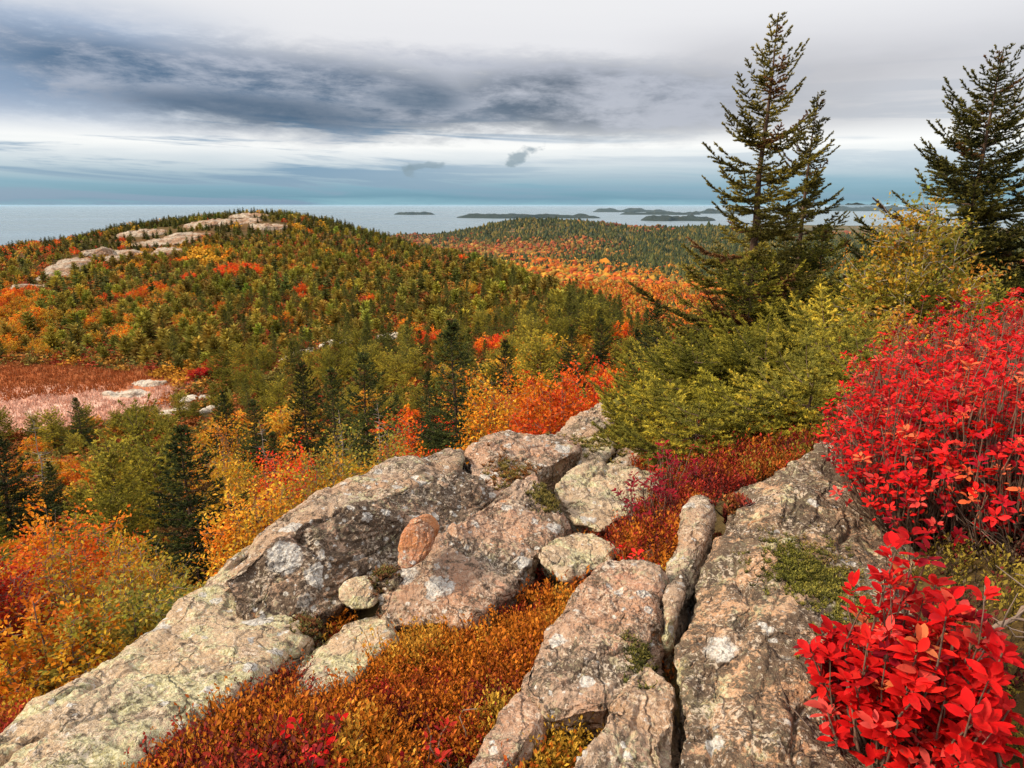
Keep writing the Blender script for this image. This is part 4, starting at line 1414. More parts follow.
seedling('scarlet seedling in the orange heath at the bottom edge', 300, 1.42, 501, REDS, 0.16, 11, 0.026)
seedling('scarlet seedling behind the one at the bottom edge', 328, 1.52, 502, REDS, 0.16, 9, 0.026)
seedling('crimson seedling in the heath left of the steep pale boulder', 440, 1.5, 503, [((0.40, 0.02, 0.025), 3), ((0.5, 0.03, 0.02), 2)], 0.14, 8, 0.024)
seedling('red seedling in the dark heath behind the steep pale boulder', 632, 2.6, 504, REDS, 0.2, 9, 0.03)
seedling('small green-leaved seedling under the nearest red shrub', 905, 0.98, 505, [((0.20, 0.24, 0.05), 3), ((0.32, 0.26, 0.06), 2), ((0.12, 0.16, 0.04), 1)], 0.13, 12, 0.045, 'green_seedling')
seedling('crimson low shrub beside the flat tan slab', 672, 3.9, 506, [((0.34, 0.012, 0.025), 3), ((0.22, 0.01, 0.02), 2), ((0.5, 0.03, 0.03), 1)], 0.34, 34, 0.034)
seedling('dark red low shrub between the flat tan slab and the splinter', 650, 3.4, 507, [((0.28, 0.012, 0.022), 3), ((0.18, 0.01, 0.02), 2)], 0.30, 30, 0.032)

# moss and tufts growing on the rocks
moss = MB()
MOSS_T = [sprig(460 + i, 4, 0.013, 0.006, 6, 0.5, 1.2) for i in range(4)]
from_above = Vector((0, 0, -1))
tuft_pts, tuft_col, tuft_s = [], [], []
for (px, py, Y, rad, n, cols, s_) in ((800, 578, 2.0, 0.10, 520, [(0.22, 0.20, 0.03), (0.24, 0.22, 0.04), (0.10, 0.10, 0.02)], 1.0), (838, 590, 1.9, 0.11, 420, [(0.34, 0.28, 0.05), (0.20, 0.18, 0.04)], 1.0),
                                      (820, 560, 2.15, 0.12, 200, [(0.22, 0.20, 0.05), (0.30, 0.20, 0.06)], 0.9), (860, 690, 1.5, 0.09, 140, [(0.40, 0.30, 0.05), (0.25, 0.2, 0.05)], 1.0),
                                      (312, 620, 2.45, 0.05, 160, [(0.20, 0.17, 0.05), (0.26, 0.10, 0.04)], 1.6), (385, 582, 2.65, 0.05, 120, [(0.24, 0.11, 0.05), (0.18, 0.15, 0.04)], 1.5), (645, 660, 1.75, 0.05, 120, [(0.12, 0.12, 0.03), (0.2, 0.17, 0.04)], 1.2),
                                      (510, 470, 4.3, 0.15, 160, [(0.26, 0.20, 0.05), (0.30, 0.12, 0.03)], 1.8), (590, 440, 5.4, 0.25, 200, [(0.30, 0.22, 0.05), (0.22, 0.2, 0.05)], 1.8), (724, 503, 2.85, 0.05, 260, [(0.30, 0.05, 0.03), (0.36, 0.12, 0.03), (0.2, 0.14, 0.04)], 2.6), (545, 500, 3.6, 0.06, 140, [(0.26, 0.2, 0.05), (0.2, 0.17, 0.05)], 1.8)):
    c0 = at(px, py, Y)
    for q in range(n):
        x_, y_ = c0[0] + g4.normal(0, rad * 0.6), c0[1] + g4.normal(0, rad)
        best = hgt(x_, y_)
        for bv in ROCK_BVH:
            hit = bv.ray_cast(Vector((x_, y_, c0[2] + 0.25)), from_above, 0.9)
            if hit[0] is not None and hit[0].z > best:
                best = hit[0].z
        tuft_pts.append((x_, y_, best - 0.004))
        tuft_col.append(np.array(cols[g4.integers(0, len(cols))]) * g4.uniform(0.6, 1.3))
        tuft_s.append(s_ * g4.uniform(0.6, 1.4))
tuft_pts, tuft_col, tuft_s = np.array(tuft_pts), np.array(tuft_col), np.array(tuft_s)
w_ = g4.integers(0, 4, len(tuft_pts))
for i in range(4):
    s_ = w_ == i
    scatter(moss, MOSS_T[i], tuft_pts[s_], tuft_s[s_], g4.uniform(0, 6.28, s_.sum()), tuft_col[s_])
tag(moss.build('moss', M_LEAF), 'green and yellow moss cushions on the granite', 'moss', kind='stuff')

# ------------------------------------------------------------------ near conifers
def base_at(px, Y):
    p = G(px, Y, -2.0)
    for _ in range(3):
        p = G(px, Y, hgt(p[0], p[1]))
    return (p[0], p[1], hgt(p[0], p[1]) - 0.03)


def spruce(label, loc, group=None, name='spruce_tree', cat='spruce', **kw):
    e = empty(name, loc)
    tag(e, label, cat, group)
    t_, w__, c_ = spruce_parts(**kw)
    t_.build('trunk', M_BARK, e)
    w__.build('branches', M_BARK, e)
    c_.build('crown', M_NEEDLE, e)
    return e


def tree_height(loc, py_top):
    """height that brings the top of a tree standing at loc to row py_top"""
    d = ray(512, py_top)
    lo, hi = 0.2, 40.0
    for _ in range(40):
        mid = (lo + hi) / 2
        _, yy = project(np.array((loc[0], loc[1], loc[2] + mid)))
        if yy[0] > py_top:
            lo = mid
        else:
            hi = mid
    return lo


GSP = 'tall spruces at the edge of the ledge'
l_ = base_at(736, 11.0)
spruce('tallest spruce, its bare dark trunk showing, left one of the close pair', l_, GSP, h=tree_height(l_, 15), Rw=1.5, seed=601, profile='open', whorl=0.034, per=5, low=0.05, lean=(0.018, 0), brown=0.08,
       old=(0.09, 0.082, 0.02), new=(0.38, 0.31, 0.045), keep=0.92, twig_len=0.36, nl=0.036, nw=0.017, step=0.011, nneed=4, twig_step=0.062, trunk_r=0.105, droop=0.13)
l_ = base_at(784, 12.4)
spruce('shorter thin-topped spruce close behind the tallest one', l_, GSP, h=tree_height(l_, 94), Rw=1.15, seed=602, profile='open', whorl=0.040, per=5, low=0.05, lean=(0.006, 0), brown=0.18,
       old=(0.09, 0.08, 0.02), new=(0.38, 0.30, 0.045), keep=0.95, twig_len=0.38, nl=0.036, nw=0.017, step=0.011, nneed=4, twig_step=0.062, trunk_r=0.08, droop=0.12)
l_ = base_at(940, 12.2)
spruce('leaning spruce with dense drooping boughs behind the yellow birch', l_, GSP, h=tree_height(l_, 50), Rw=2.0, seed=603, profile='open', whorl=0.034, per=6, low=0.08, lean=(0.055, 0), brown=0.06,
       old=(0.055, 0.058, 0.018), new=(0.26, 0.22, 0.04), keep=0.95, twig_len=0.38, nl=0.036, nw=0.017, step=0.011, nneed=4, twig_step=0.062, trunk_r=0.10, droop=0.14)
l_ = base_at(1046, 11.4)
spruce('dark spruce rising at the right edge beside the leaning one', l_, GSP, h=tree_height(l_, 90), Rw=1.7, seed=604, profile='open', whorl=0.036, per=6, low=0.08, lean=(0.02, 0), brown=0.08,
       old=(0.055, 0.058, 0.018), new=(0.25, 0.215, 0.04), keep=0.95, twig_len=0.38, nl=0.036, nw=0.017, step=0.011, nneed=4, twig_step=0.062, trunk_r=0.09, droop=0.14)

GLS = 'low spreading spruces in front of the tall pair'
YG, DG = (0.78, 0.62, 0.07), (0.17, 0.16, 0.028)
low_list = [
    (694, 4.7, 0.42, 0.55, 'smallest spruce mat, nearest the dark red heath'),
    (746, 4.75, 0.45, 0.62, 'flat spruce mat touching the back of the great ledge'),
    (806, 4.6, 0.50, 0.62, 'yellow-green spruce mat at the corner of the great ledge by the red shrubs'),
    (640, 5.9, 0.50, 0.62, 'flat green spruce mat above the light brown boulder'),
    (850, 5.2, 0.65, 0.65, 'small spruce pressed against the deep red shrub'),
    (692, 6.4, 0.72, 0.95, 'low spruce mat with broad yellow-green sprays nearest the flat tan slab'),
    (760, 5.9, 0.62, 0.85, 'low spruce mat right behind the great ledge, fresh green tips'),
    (668, 7.6, 0.62, 0.80, 'low green spruce behind the light brown boulder'),
    (815, 6.6, 0.85, 1.0, 'low spruce between the great ledge and the deep red shrub'),
    (735, 8.0, 0.62, 1.05, 'bushy yellow-green spruce in front of the tallest trunk'),
    (800, 8.6, 0.75, 1.15, 'wide layered young spruce right of the tallest trunk'),
    (840, 9.6, 1.15, 1.2, 'dense young spruce below the thin-topped one'),
    (900, 8.3, 1.2, 1.0, 'small dark spruce just left of the yellow birch'),
    (1000, 9.4, 1.0, 1.0, 'dark bushy spruce under the leaning one'),
    (705, 11.6, 1.2, 0.9, 'open young spruce just behind and left of the tallest trunk'),
]
for i, (px, Y, h_, r_, lab) in enumerate(low_list):
    l_ = base_at(px, Y)
    g_ = np.random.default_rng(700 + i)
    yel = g_.uniform(0.75, 1.15)
    spruce(lab, l_, GLS, name='low_spruce', cat='young spruce', h=h_, Rw=r_, seed=700 + i, profile='dome', whorl=0.16 if h_ > 1 else 0.22, per=8, low=0.12, droop=0.15, rise=(3, 24), flat=0.05, nl=0.030, nw=0.0085, step=0.0085, nneed=5, sub=True,
           old=DG, new=tuple(np.array(YG) * yel), twig_step=0.055, twig_len=0.56, trunk_r=0.025, brown=0.02)

for i, (px, Y, h_, r_, lab) in enumerate([
        (742, 10.2, 2.3, 1.75, 'tiered young spruce whose layered boughs skirt the foot of the tallest trunk'),
        (806, 11.2, 2.7, 1.70, 'tiered young spruce whose boughs skirt the shorter of the close pair'),
        (856, 10.6, 1.9, 1.35, 'tiered young spruce between the close pair and the yellow birch'),
        (690, 9.8, 1.25, 1.05, 'tiered young spruce outermost to the left of the tallest trunk')]):
    spruce(lab, base_at(px, Y), GLS, name='young_spruce', cat='young spruce', h=h_, Rw=r_, seed=760 + i, profile='cone', whorl=0.105, per=8, low=0.06, droop=0.17, rise=(-2, 36), flat=0.05,
           nl=0.032, nw=0.010, step=0.009, nneed=5, old=(0.085, 0.09, 0.02), new=(0.52, 0.44, 0.05), twig_step=0.055, twig_len=0.46, trunk_r=0.03, brown=0.03)

# yellow birch in front of the leaning spruce, and bright shrubs by the ledge
def shrub(label, loc, group=None, name='autumn_shrub', cat='shrub', wood_c=(0.16, 0.12, 0.10), **kw):
    e = empty(name, loc)
    tag(e, label, cat, group)
    wd, lv = shrub_parts(wood_c=wood_c, **kw)
    wd.build('stems', M_TWIG, e)
    lv.build('leaves', M_LEAF, e)
    return e


YEL = [((0.62, 0.36, 0.03), 4), ((0.55, 0.26, 0.02), 2), ((0.36, 0.27, 0.04), 2), ((0.66, 0.22, 0.015), 1)]
OYEL = [((0.66, 0.24, 0.012), 4), ((0.66, 0.36, 0.03), 4), ((0.62, 0.15, 0.012), 2), ((0.30, 0.22, 0.03), 1)]
ORG = [((0.68, 0.17, 0.010), 5), ((0.70, 0.27, 0.015), 2), ((0.60, 0.085, 0.012), 2)]
FIRE = [((0.70, 0.10, 0.012), 4), ((0.64, 0.045, 0.014), 2), ((0.72, 0.20, 0.015), 2)]
OLV = [((0.22, 0.19, 0.03), 4), ((0.34, 0.25, 0.03), 3), ((0.12, 0.13, 0.025), 2), ((0.5, 0.28, 0.03), 1)]
CRM = [((0.52, 0.012, 0.016), 4), ((0.38, 0.010, 0.016), 2), ((0.6, 0.04, 0.03), 1)]
GSH = 'bright autumn shrubs below the ledge'
l_ = base_at(902, 8.4)
shrub('yellow birch sapling with pale slender stems in front of the leaning spruce', l_, None, 'birch_sapling', 'birch', (0.42, 0.36, 0.30), h=tree_height(l_, 200), spread=0.66, seed=801, stems=20, twigs=24, leaf=0.05, per=34, top=0.55, stem_r=0.016, leafy=0.22,
      pal=[((0.46, 0.33, 0.04), 4), ((0.55, 0.30, 0.03), 3), ((0.26, 0.24, 0.04), 3), ((0.5, 0.2, 0.03), 1)])
shrub('soft orange shrub between the yellow birch and the red shrubs', base_at(885, 6.4), None, h=0.95, spread=0.55, seed=802, stems=20, twigs=14, leaf=0.045, per=12, pal=[((0.55, 0.22, 0.03), 3), ((0.5, 0.32, 0.05), 2), ((0.5, 0.10, 0.03), 1)])
for i, (px, Y, pt, sp, pal, lab) in enumerate([
        (548, 12.5, 378, 0.95, FIRE, 'fiery orange-red maple shrub at the far end of the ledge'),
        (585, 14.0, 362, 0.95, FIRE, 'orange-red maple shrub reaching right, behind the fiery one'),
        (505, 15.0, 362, 0.80, OYEL, 'golden yellow shrub left of the fiery orange-red one'),
        (622, 15.5, 364, 0.6, ORG, 'slim orange shrub next to the green spruces at the ledge end'),
        (45, 7.2, 520, 1.20, ORG, 'big orange shrub low at the left edge'),
        (128, 7.4, 540, 1.05, YEL, 'yellow-gold shrub just left of the ledge'),
        (120, 5.7, 590, 0.80, OLV, 'olive green shrub close against the left ledge'),
        (165, 6.4, 575, 0.70, OLV, 'small green and yellow shrub touching the ledge edge'),
        (-8, 6.6, 545, 0.65, CRM, 'dark crimson shrub cut by the left edge'),
        (60, 5.2, 610, 0.75, OYEL, 'yellow-orange shrub under the big orange one'),
        (90, 10.5, 500, 1.0, ORG, 'orange shrub behind the big one at the left edge'),
        (325, 12.5, 440, 1.05, YEL, 'tall yellow shrub behind the crest slab'),
        (270, 11.5, 478, 0.9, YEL, 'yellow shrub above the left ledge, beside the dark spruce'),
        (300, 15.5, 440, 0.8, FIRE, 'orange-red shrub behind the tall yellow one'),
        (232, 18.5, 428, 0.9, OYEL, 'orange-yellow shrub right of the dark pointed spruce'),
        (240, 15.0, 455, 0.8, YEL, 'golden shrub between the dark spruce and the yellow shrubs'),
        (412, 15.5, 420, 0.6, FIRE, 'small orange-red shrub peeping over the crest slab'),
        (352, 15.5, 428, 0.7, OLV, 'olive shrub behind the crest slab'),
        (395, 13.5, 432, 0.5, OLV, 'small olive shrub at the crest slab edge')]):
    l_ = base_at(px, Y)
    shrub(lab, l_, GSH, h=max(0.6, tree_height(l_, pt)), spread=sp, seed=820 + i, stems=30, twigs=18, leaf=0.050 if Y < 9 else 0.075, per=17, pal=pal, top=0.6, stem_r=0.014)

# ------------------------------------------------------------------ the wooded hollow and the hill
ALT = dict(nl=0.11, nw=0.046, step=0.042, whorl=0.055, per=6, twig_step=0.16, sub=False, wood_n=3, nneed=3)


def variant(kind, i):
    g_ = np.random.default_rng(900 + i * 7 + hash(kind[0]) % 1 + ord(kind[0]))
    sd = 900 + i * 13 + ord(kind[0])
    if kind == 'spruce':
        t_, w__, c_ = spruce_parts(h=4.0, Rw=1.15 * g_.uniform(0.9, 1.2), seed=sd, profile='cone', old=(0.075, 0.082, 0.02), new=(0.30, 0.275, 0.045), droop=0.12, brown=0.02, **ALT)
    elif kind == 'pine':
        t_, w__, c_ = spruce_parts(h=3.2, Rw=1.30 * g_.uniform(0.9, 1.15), seed=sd, profile='dome', old=(0.18, 0.165, 0.025), new=(0.64, 0.51, 0.06), rise=(8, 48), droop=0.05, **dict(ALT, whorl=0.062, per=7))
    else:
        t_, w__, c_ = spruce_parts(h=3.6, Rw=1.0 * g_.uniform(0.9, 1.15), seed=sd, profile='cone', old=(0.11, 0.10, 0.02), new=(0.40, 0.29, 0.04), brown=0.1, droop=0.06, **dict(ALT, keep=0.8))
    return t_.mesh(kind + '_trunk', M_BARK), w__.mesh(kind + '_branches', M_BARK), c_.mesh(kind + '_crown', M_NEEDLE), (t_, w__, c_)


SPR = [variant('spruce', i) for i in range(5)]
PIN = [variant('pine', i) for i in range(4)]
LAR = [variant('larch', i) for i in range(2)]
HSP = []
for i in range(4):                         # fuller spruces for the ones that stand out
    t_, w__, c_ = spruce_parts(h=4.0, Rw=1.12 + 0.08 * (i % 2), seed=1501 + i, profile='cone', old=(0.030, 0.042, 0.014), new=(0.125, 0.14, 0.030), droop=0.14, brown=0.03, rise=(-8, 40),
                               nl=0.062, nw=0.026, step=0.026, whorl=0.045, per=7, twig_step=0.10, sub=True, wood_n=3, nneed=3, low=0.03)
    HSP.append((t_.mesh('spruce_trunk', M_BARK), w__.mesh('spruce_branches', M_BARK), c_.mesh('spruce_crown', M_NEEDLE), None))


def place_tree(var, loc, h, label, group, name, cat, rz, wide=1.0, base_h=4.0):
    s = h / base_h
    e = empty(name, loc, rz, (s * wide, s * wide, s))
    tag(e, label, cat, group)
    for nm, me in zip(('trunk', 'branches', 'crown'), var[:3]):
        link(nm, me, e)
    return e


g5 = np.random.default_rng(55)
HERO = [
    # px, Y, py_top, kind, width, label
    (203, 13.5, 428, 's', 1.25, 'dark pointed spruce standing just above the left ledge'),
    (16, 21.0, 434, 's', 1.35, 'broad dark spruce at the left edge below the bog meadow'),
    (60, 24.0, 462, 's', 1.0, 'smaller dark spruce tucked beside the broad one at the left edge'),
    (85, 46.0, 397, 's', 1.1, 'lone dark spruce standing out against the pink meadow'),
    (458, 20.0, 322, 's', 1.15, 'big dark green spruce rising behind the whitish crest block'),
    (432, 26.0, 372, 's', 1.0, 'dark spruce left of the big one behind the crest block'),
    (505, 30.0, 340, 's', 1.0, 'spruce right of the big one behind the crest block'),
    (372, 22.0, 352, 's', 1.0, 'spruce in the middle of the hollow behind the crest slab'),
    (340, 24.0, 368, 's', 1.0, 'spruce left of the middle one behind the crest slab'),
    (310, 27.0, 362, 's', 0.9, 'narrow dark spruce behind the tall yellow shrub'),
    (262, 29.0, 400, 's', 1.1, 'spruce with a broad foot near the end of the pink meadow'),
    (232, 34.0, 392, 's', 1.0, 'small spruce at the right end of the pink meadow'),
    (148, 26.0, 425, 'p', 0.8, 'olive bushy pine in front of the pink meadow'),
    (165, 22.0, 456, 'p', 1.0, 'olive pine behind the dark pointed spruce'),
    (125, 20.0, 455, 'p', 1.0, 'olive pine behind the orange shrubs left of the pointed spruce'),
    (655, 34.0, 304, 's', 1.15, 'dark spruce at the edge of the valley beside the low spruces'),
    (632, 36.0, 330, 's', 1.0, 'spruce in front of the valley, left of the dark one'),
    (600, 42.0, 318, 's', 1.0, 'slim spruce on the lip of the valley'),
    (570, 38.0, 325, 's', 1.0, 'dark spruce above the orange-red maple shrub'),
    (540, 34.0, 345, 'p', 1.0, 'olive pine above the golden yellow shrub'),
    (682, 30.0, 335, 'l', 1.0, 'yellowing larch on the lip of the valley behind the low spruces'),
    (400, 24.0, 395, 's', 0.9, 'young spruce peeping over the crest slab'),
    (282, 20.0, 432, 's', 0.9, 'young dark spruce among the yellow shrubs'),
    (365, 17.5, 432, 's', 0.8, 'small bright spruce right behind the crest slab'),
]
taken = []
for (px, Y, pt, kd, wd_, lab) in HERO:
    l_ = base_at(px, Y)
    var = {'s': HSP, 'p': PIN, 'l': LAR}[kd]
    v_ = var[g5.integers(0, len(var))]
    bh = {'s': 4.0, 'p': 3.2, 'l': 3.6}[kd]
    nm, cat = {'s': ('spruce_tree', 'spruce'), 'p': ('pine_tree', 'pine'), 'l': ('larch_tree', 'larch')}[kd]
    place_tree(v_, l_, tree_height(l_, pt), lab, 'trees picked out in the hollow', nm, cat, g5.uniform(0, 6.28), wd_ * (1.15 if kd == 's' else 1.0), bh)
    taken.append((l_[0], l_[1], 1.1))

# bare granite on the hill
OUT = [  # px polygon centre, depth, half width m, half depth m, height m, label
    (100, 250, 158, 5.2, 5.0, 2.1, 'pale rounded granite boulder on the left hillside below the skyline', 7),
    (55, 286, 130, 5, 4, 1.0, 'cracked tan slab at the lower end of the pale slabs, left hillside', 10),
    (112, 262, 150, 5, 4, 0.9, 'pinkish slab between the rounded boulder and the grey slab edge', 10),
    (190, 236, 182, 8, 5, 0.9, 'pinkish slab at the right end of the long tan slab', 10),
    (62, 280, 138, 4.5, 5.0, 0.9, 'pale granite slab lowest on the left hillside', 10),
    (78, 268, 146, 5.5, 5.0, 0.9, 'pale granite slab under the rounded hillside boulder', 10),
    (128, 254, 160, 5.5, 4.0, 1.0, 'tan slab right of the rounded hillside boulder', 10),
    (165, 242, 176, 10, 6, 0.9, 'long tan slab crossing the upper hillside', 10),
    (170, 256, 160, 7, 4, 1.1, 'grey slab edge below the long tan slab', 10),
    (145, 232, 190, 9, 7, 0.8, 'tan bedrock strip just under the skyline spruces', 10),
    (232, 222, 205, 10, 9, 0.9, 'tan bedrock patch near the hilltop', 10),
    (268, 231, 196, 7, 6, 0.8, 'pale bedrock patch right below the hilltop', 10),
    (205, 226, 200, 7, 7, 0.8, 'brown bedrock patch left of the hilltop', 10),
    (250, 214, 220, 9, 6, 0.8, 'bare granite crown on the very hilltop', 10),
    (125, 383, 62, 2.6, 1.6, 0.42, 'whitest flat rock at the back rim of the pink meadow', 10),
    (172, 398, 56, 2.4, 1.0, 0.42, 'pale flat rock on the right rim of the pink meadow', 10),
    (150, 376, 66, 2.0, 1.2, 0.42, 'flat rock behind the whitest one at the meadow', 10),
    (196, 390, 60, 2.2, 1.0, 0.42, 'flat rock beside the red shrubs at the meadow end', 10),
    (214, 405, 55, 1.8, 0.9, 0.42, 'cream rock at the near end of the meadow rim', 10),
    (300, 358, 70, 3.2, 3.0, 0.5, 'pale rock showing between olive pines right of the meadow', 10),
    (335, 352, 74, 2.6, 3.0, 0.5, 'small pale rock among the pines in mid hillside', 10),
    (390, 345, 78, 2.6, 3.0, 0.5, 'pale rock in a gap above the big green spruce', 10),
    (28, 308, 118, 3.0, 4.0, 0.7, 'small pale rock low at the left edge of the hillside', 10),
]
bare = []
for i, (px, py, Y, hw, hd, hh, lab, soft) in enumerate(OUT):
    p = base_at(px, Y)
    g_ = np.random.default_rng(1000 + i)
    pts = []
    for q in range(22):
        a = g_.uniform(0, 6.283)
        r_ = g_.uniform(0.7, 1.05)
        pts.append((math.cos(a) * hw * r_, math.sin(a) * hd * r_, g_.uniform(-1.2, 0.15) * hh))
    hh = hh * (0.75 if i else 1.0)
    for q in range(6):
        pts.append((g_.uniform(-.6, .6) * hw, g_.uniform(-.6, .6) * hd, hh * g_.uniform(0.5, 1.0)))
    V, F = rock_mesh('outcrop', np.array(pts), M_ROCK_FAR, sub=6, soft=soft, seed=40 + i, amp=9.0 if Y > 100 else 4.0, freq=0.2 if Y > 100 else 0.5)
    # lay the slab on the slope
    zz = height(p[0] + V[:, 0], p[1] + V[:, 1]) - p[2]
    V[:, 2] += zz * 0.9 + (0.35 if Y > 100 else 0.1)
    o = link('rock_outcrop', make_mesh('rock_outcrop', V, F, None, M_ROCK_FAR if Y > 100 else M_ROCK_WHITE), None, p)
    tag(o, lab, 'rock', 'bare granite on the hill')
    bare.append((p[0], p[1], max(hw, 1.5) * 0.85, max(hd, 1.2) * 0.85 + (1.0 if Y < 80 else 1.5)))

# candidate positions over the hollow and the hill, spaced like the real growth
def candidates(r0, r1, a0, a1, spacing, g):
    n = int((a1 - a0) * 0.5 * (r1 * r1 - r0 * r0) / spacing ** 2 * 2.2)
    rr_ = np.sqrt(g.uniform(r0 * r0, r1 * r1, n))
    aa = g.uniform(a0, a1, n)
    X, Y = rr_ * np.sin(aa), rr_ * np.cos(aa)
    cell = {}
    keep = []
    for i in range(n):
        c = (int(math.floor(X[i] / spacing)), int(math.floor(Y[i] / spacing)))
        ok = True
        for a in (-1, 0, 1):
            for b in (-1, 0, 1):
                for j in cell.get((c[0] + a, c[1] + b), ()):
                    if (X[i] - X[j]) ** 2 + (Y[i] - Y[j]) ** 2 < (spacing * 0.8) ** 2:
                        ok = False
                        break
                if not ok:
                    break
            if not ok:
                break
        if ok:
            cell.setdefault(c, []).append(i)
            keep.append(i)
    return np.stack([X[keep], Y[keep]], 1)


cand = np.concatenate([candidates(13, 48, R(-46), R(20), 1.75, g5), candidates(48, 120, R(-46), R(14), 1.85, g5), candidates(120, 275, R(-46), R(10), 2.0, g5)])
cz = height(cand[:, 0], cand[:, 1])
C3 = np.stack([cand[:, 0], cand[:, 1], cz], 1)
cx, cy = project(C3)
cr_ = np.hypot(cand[:, 0], cand[:, 1])
ok = meadow_mask(cand[:, 0], cand[:, 1]) < 0.08
for (bx, by, bw, bd) in bare:
    ok &= (((cand[:, 0] - bx) / bw) ** 2 + ((cand[:, 1] - by) / bd) ** 2) > 1
for (tx, ty, tr_) in taken:
    ok &= ((cand[:, 0] - tx) ** 2 + (cand[:, 1] - ty) ** 2) > tr_ ** 2
# keep the lip of the valley on the right open and the low foreground clear
ok &= ~((cx > 660) & (cr_ < 60))
ok &= ~((cx > 545) & (cr_ < 17))
ok &= ~((cr_ < 19) & (cx > 130) & (cx < 545) & (g5.random(len(cx)) < 0.5))
# a strip in front of the meadow stays low so that the meadow shows
ok &= ~((cx < 215) & (cr_ > 26) & (cr_ < 56) & (cy < 452))
C3, cx, cy, cr_ = C3[ok], cx[ok], cy[ok], cr_[ok]
nA = fbm(np.stack([C3[:, 0] / 9, C3[:, 1] / 9, np.zeros(len(C3))], 1), 3, 71)
nB = fbm(np.stack([C3[:, 0] / 16, C3[:, 1] / 16, np.ones(len(C3))], 1), 3, 81)
u_ = g5.random(len(C3))
# how much of the growth is bright shrubs: plenty near and on the left slope, little on the dark right flank
PATCH = [(20, 320, 45, 30, .75), (15, 345, 40, 16, .8), (100, 330, 40, 18, .6), (110, 315, 30, 12, .5), (210, 260, 26, 11, .8), (245, 272, 28, 8, .75), (150, 300, 28, 14, .7), (125, 340, 26, 14, .7), (15, 245, 40, 14, .6),
         (45, 240, 28, 8, .6), (295, 228, 10, 5, .6), (160, 345, 25, 9, .5), (30, 300, 30, 14, .5), (185, 325, 14, 10, .5), (420, 340, 16, 12, .35), (365, 372, 14, 10, .5), (230, 450, 28, 26, .6), (300, 450, 40, 18, .6), (110, 470, 50, 22, .6),
         (60, 475, 30, 22, .6), (395, 445, 30, 12, .4), (560, 330, 22, 12, .35), (615, 345, 14, 10, .4), (70, 262, 30, 10, .3)]
pc = np.full(len(C3), 0.018)
pc[cx < 330] = 0.055
pc = np.where(cr_ < 45, 0.24, pc)
for (ax_, ay_, aw, ah, pr) in PATCH:
    e = ((cx - ax_) / aw) ** 2 + ((cy - ay_) / ah) ** 2
    pc = np.maximum(pc, pr * np.clip(1.3 - e, 0, 1))
is_col = u_ < pc
dark = np.clip(0.26 + 0.16 * (cx > 360) + nB * 0.9 - 0.06 * (cx < 200), 0.06, 0.85)
skyline = (cr_ > 185)
dark = np.where(skyline, 0.85, dark)
dark = np.where(cr_ < 50, dark * 0.55, dark)
kindv = np.where(is_col, 2, np.where(g5.random(len(C3)) < dark, 0, 1))
hsz = np.interp(cr_, (14, 40, 80, 140, 230), (2.9, 3.2, 2.9, 2.5, 2.3)) * g5.uniform(0.6, 1.25, len(C3)) * (1 + 0.25 * nA)
hsz = np.where(kindv == 1, hsz * 0.78, hsz)
hsz = np.where((kindv < 2) & (cr_ < 50), hsz * 0.62, hsz)
hsz = np.where(kindv == 2, hsz * 0.62, hsz)
hsz = np.where((cx > 130) & (cx < 520) & (cr_ < 24), hsz * 0.75, hsz)
_, ty_ = project(C3 + np.stack([0 * hsz, 0 * hsz, hsz], 1))
hsz = np.where((cx < 215) & (cr_ < 58) & (cr_ > 13) & (ty_ < 458) & (cy > 458), np.maximum(hsz * (cy - 458) / np.maximum(cy - ty_, 1), 0.7), hsz)

# bright shrubs of the middle distance: a few meshes, shared by all copies
SHV = {}
for nm, pal in (('yellow', YEL), ('gold', OYEL), ('orange', ORG), ('fire', FIRE), ('crimson', CRM)):
    SHV[nm] = []
    for i in range(2):
        wd, lv = shrub_parts(h=1.8, spread=1.1, seed=1100 + i + len(SHV) * 5, stems=18, twigs=11, leaf=0.13, per=11, pal=pal, top=0.6, stem_r=0.018)
        SHV[nm].append((wd.mesh('shrub_stems', M_TWIG), lv.mesh('shrub_leaves', M_LEAF), (wd, lv)))

order = np.argsort(cr_)
LIM = {0: 250, 1: 270, 2: 200}
cnt = {0: 0, 1: 0, 2: 0}
single = np.zeros(len(C3), bool)
inview = (cx > -40) & (cx < 1064)
for i in order:
    if inview[i] and cnt[kindv[i]] < LIM[kindv[i]]:
        cnt[kindv[i]] += 1
        single[i] = True
CNAME = {'yellow': 'yellow', 'gold': 'golden orange', 'orange': 'orange', 'fire': 'orange-red', 'crimson': 'crimson'}


def where_is(i):
    if cr_[i] < 27:
        return 'in the hollow right below the ledge'
    if cr_[i] < 50:
        return 'in the hollow in front of the hill' if cx[i] > 215 else 'below the near edge of the pink meadow'
    return 'on the hillside right of the pink meadow' if cx[i] > 215 else 'on the hillside behind the pink meadow'


joined = {}


def joined_mesh(key, mbs, mats):
    """trunk, boughs and needles of a tree too far off to show its parts, as one mesh"""
    if key not in joined:
        me = None
        Vs, Fs, Cs, Ms, n = [], [], [], [], 0
        for mi, mb in enumerate(mbs):
            V, F, C = mb.arrays()
            Vs.append(V)
            Fs.append(F + n)
            Cs.append(C)
            Ms.append(np.full(len(F), mi, np.int32))
            n += len(V)
        me = make_mesh(key, np.concatenate(Vs), np.concatenate(Fs), np.concatenate(Cs), mats[0])
        for m in mats[1:]:
            me.materials.append(m)
        me.polygons.foreach_set('material_index', np.concatenate(Ms))
        joined[key] = me
    return joined[key]


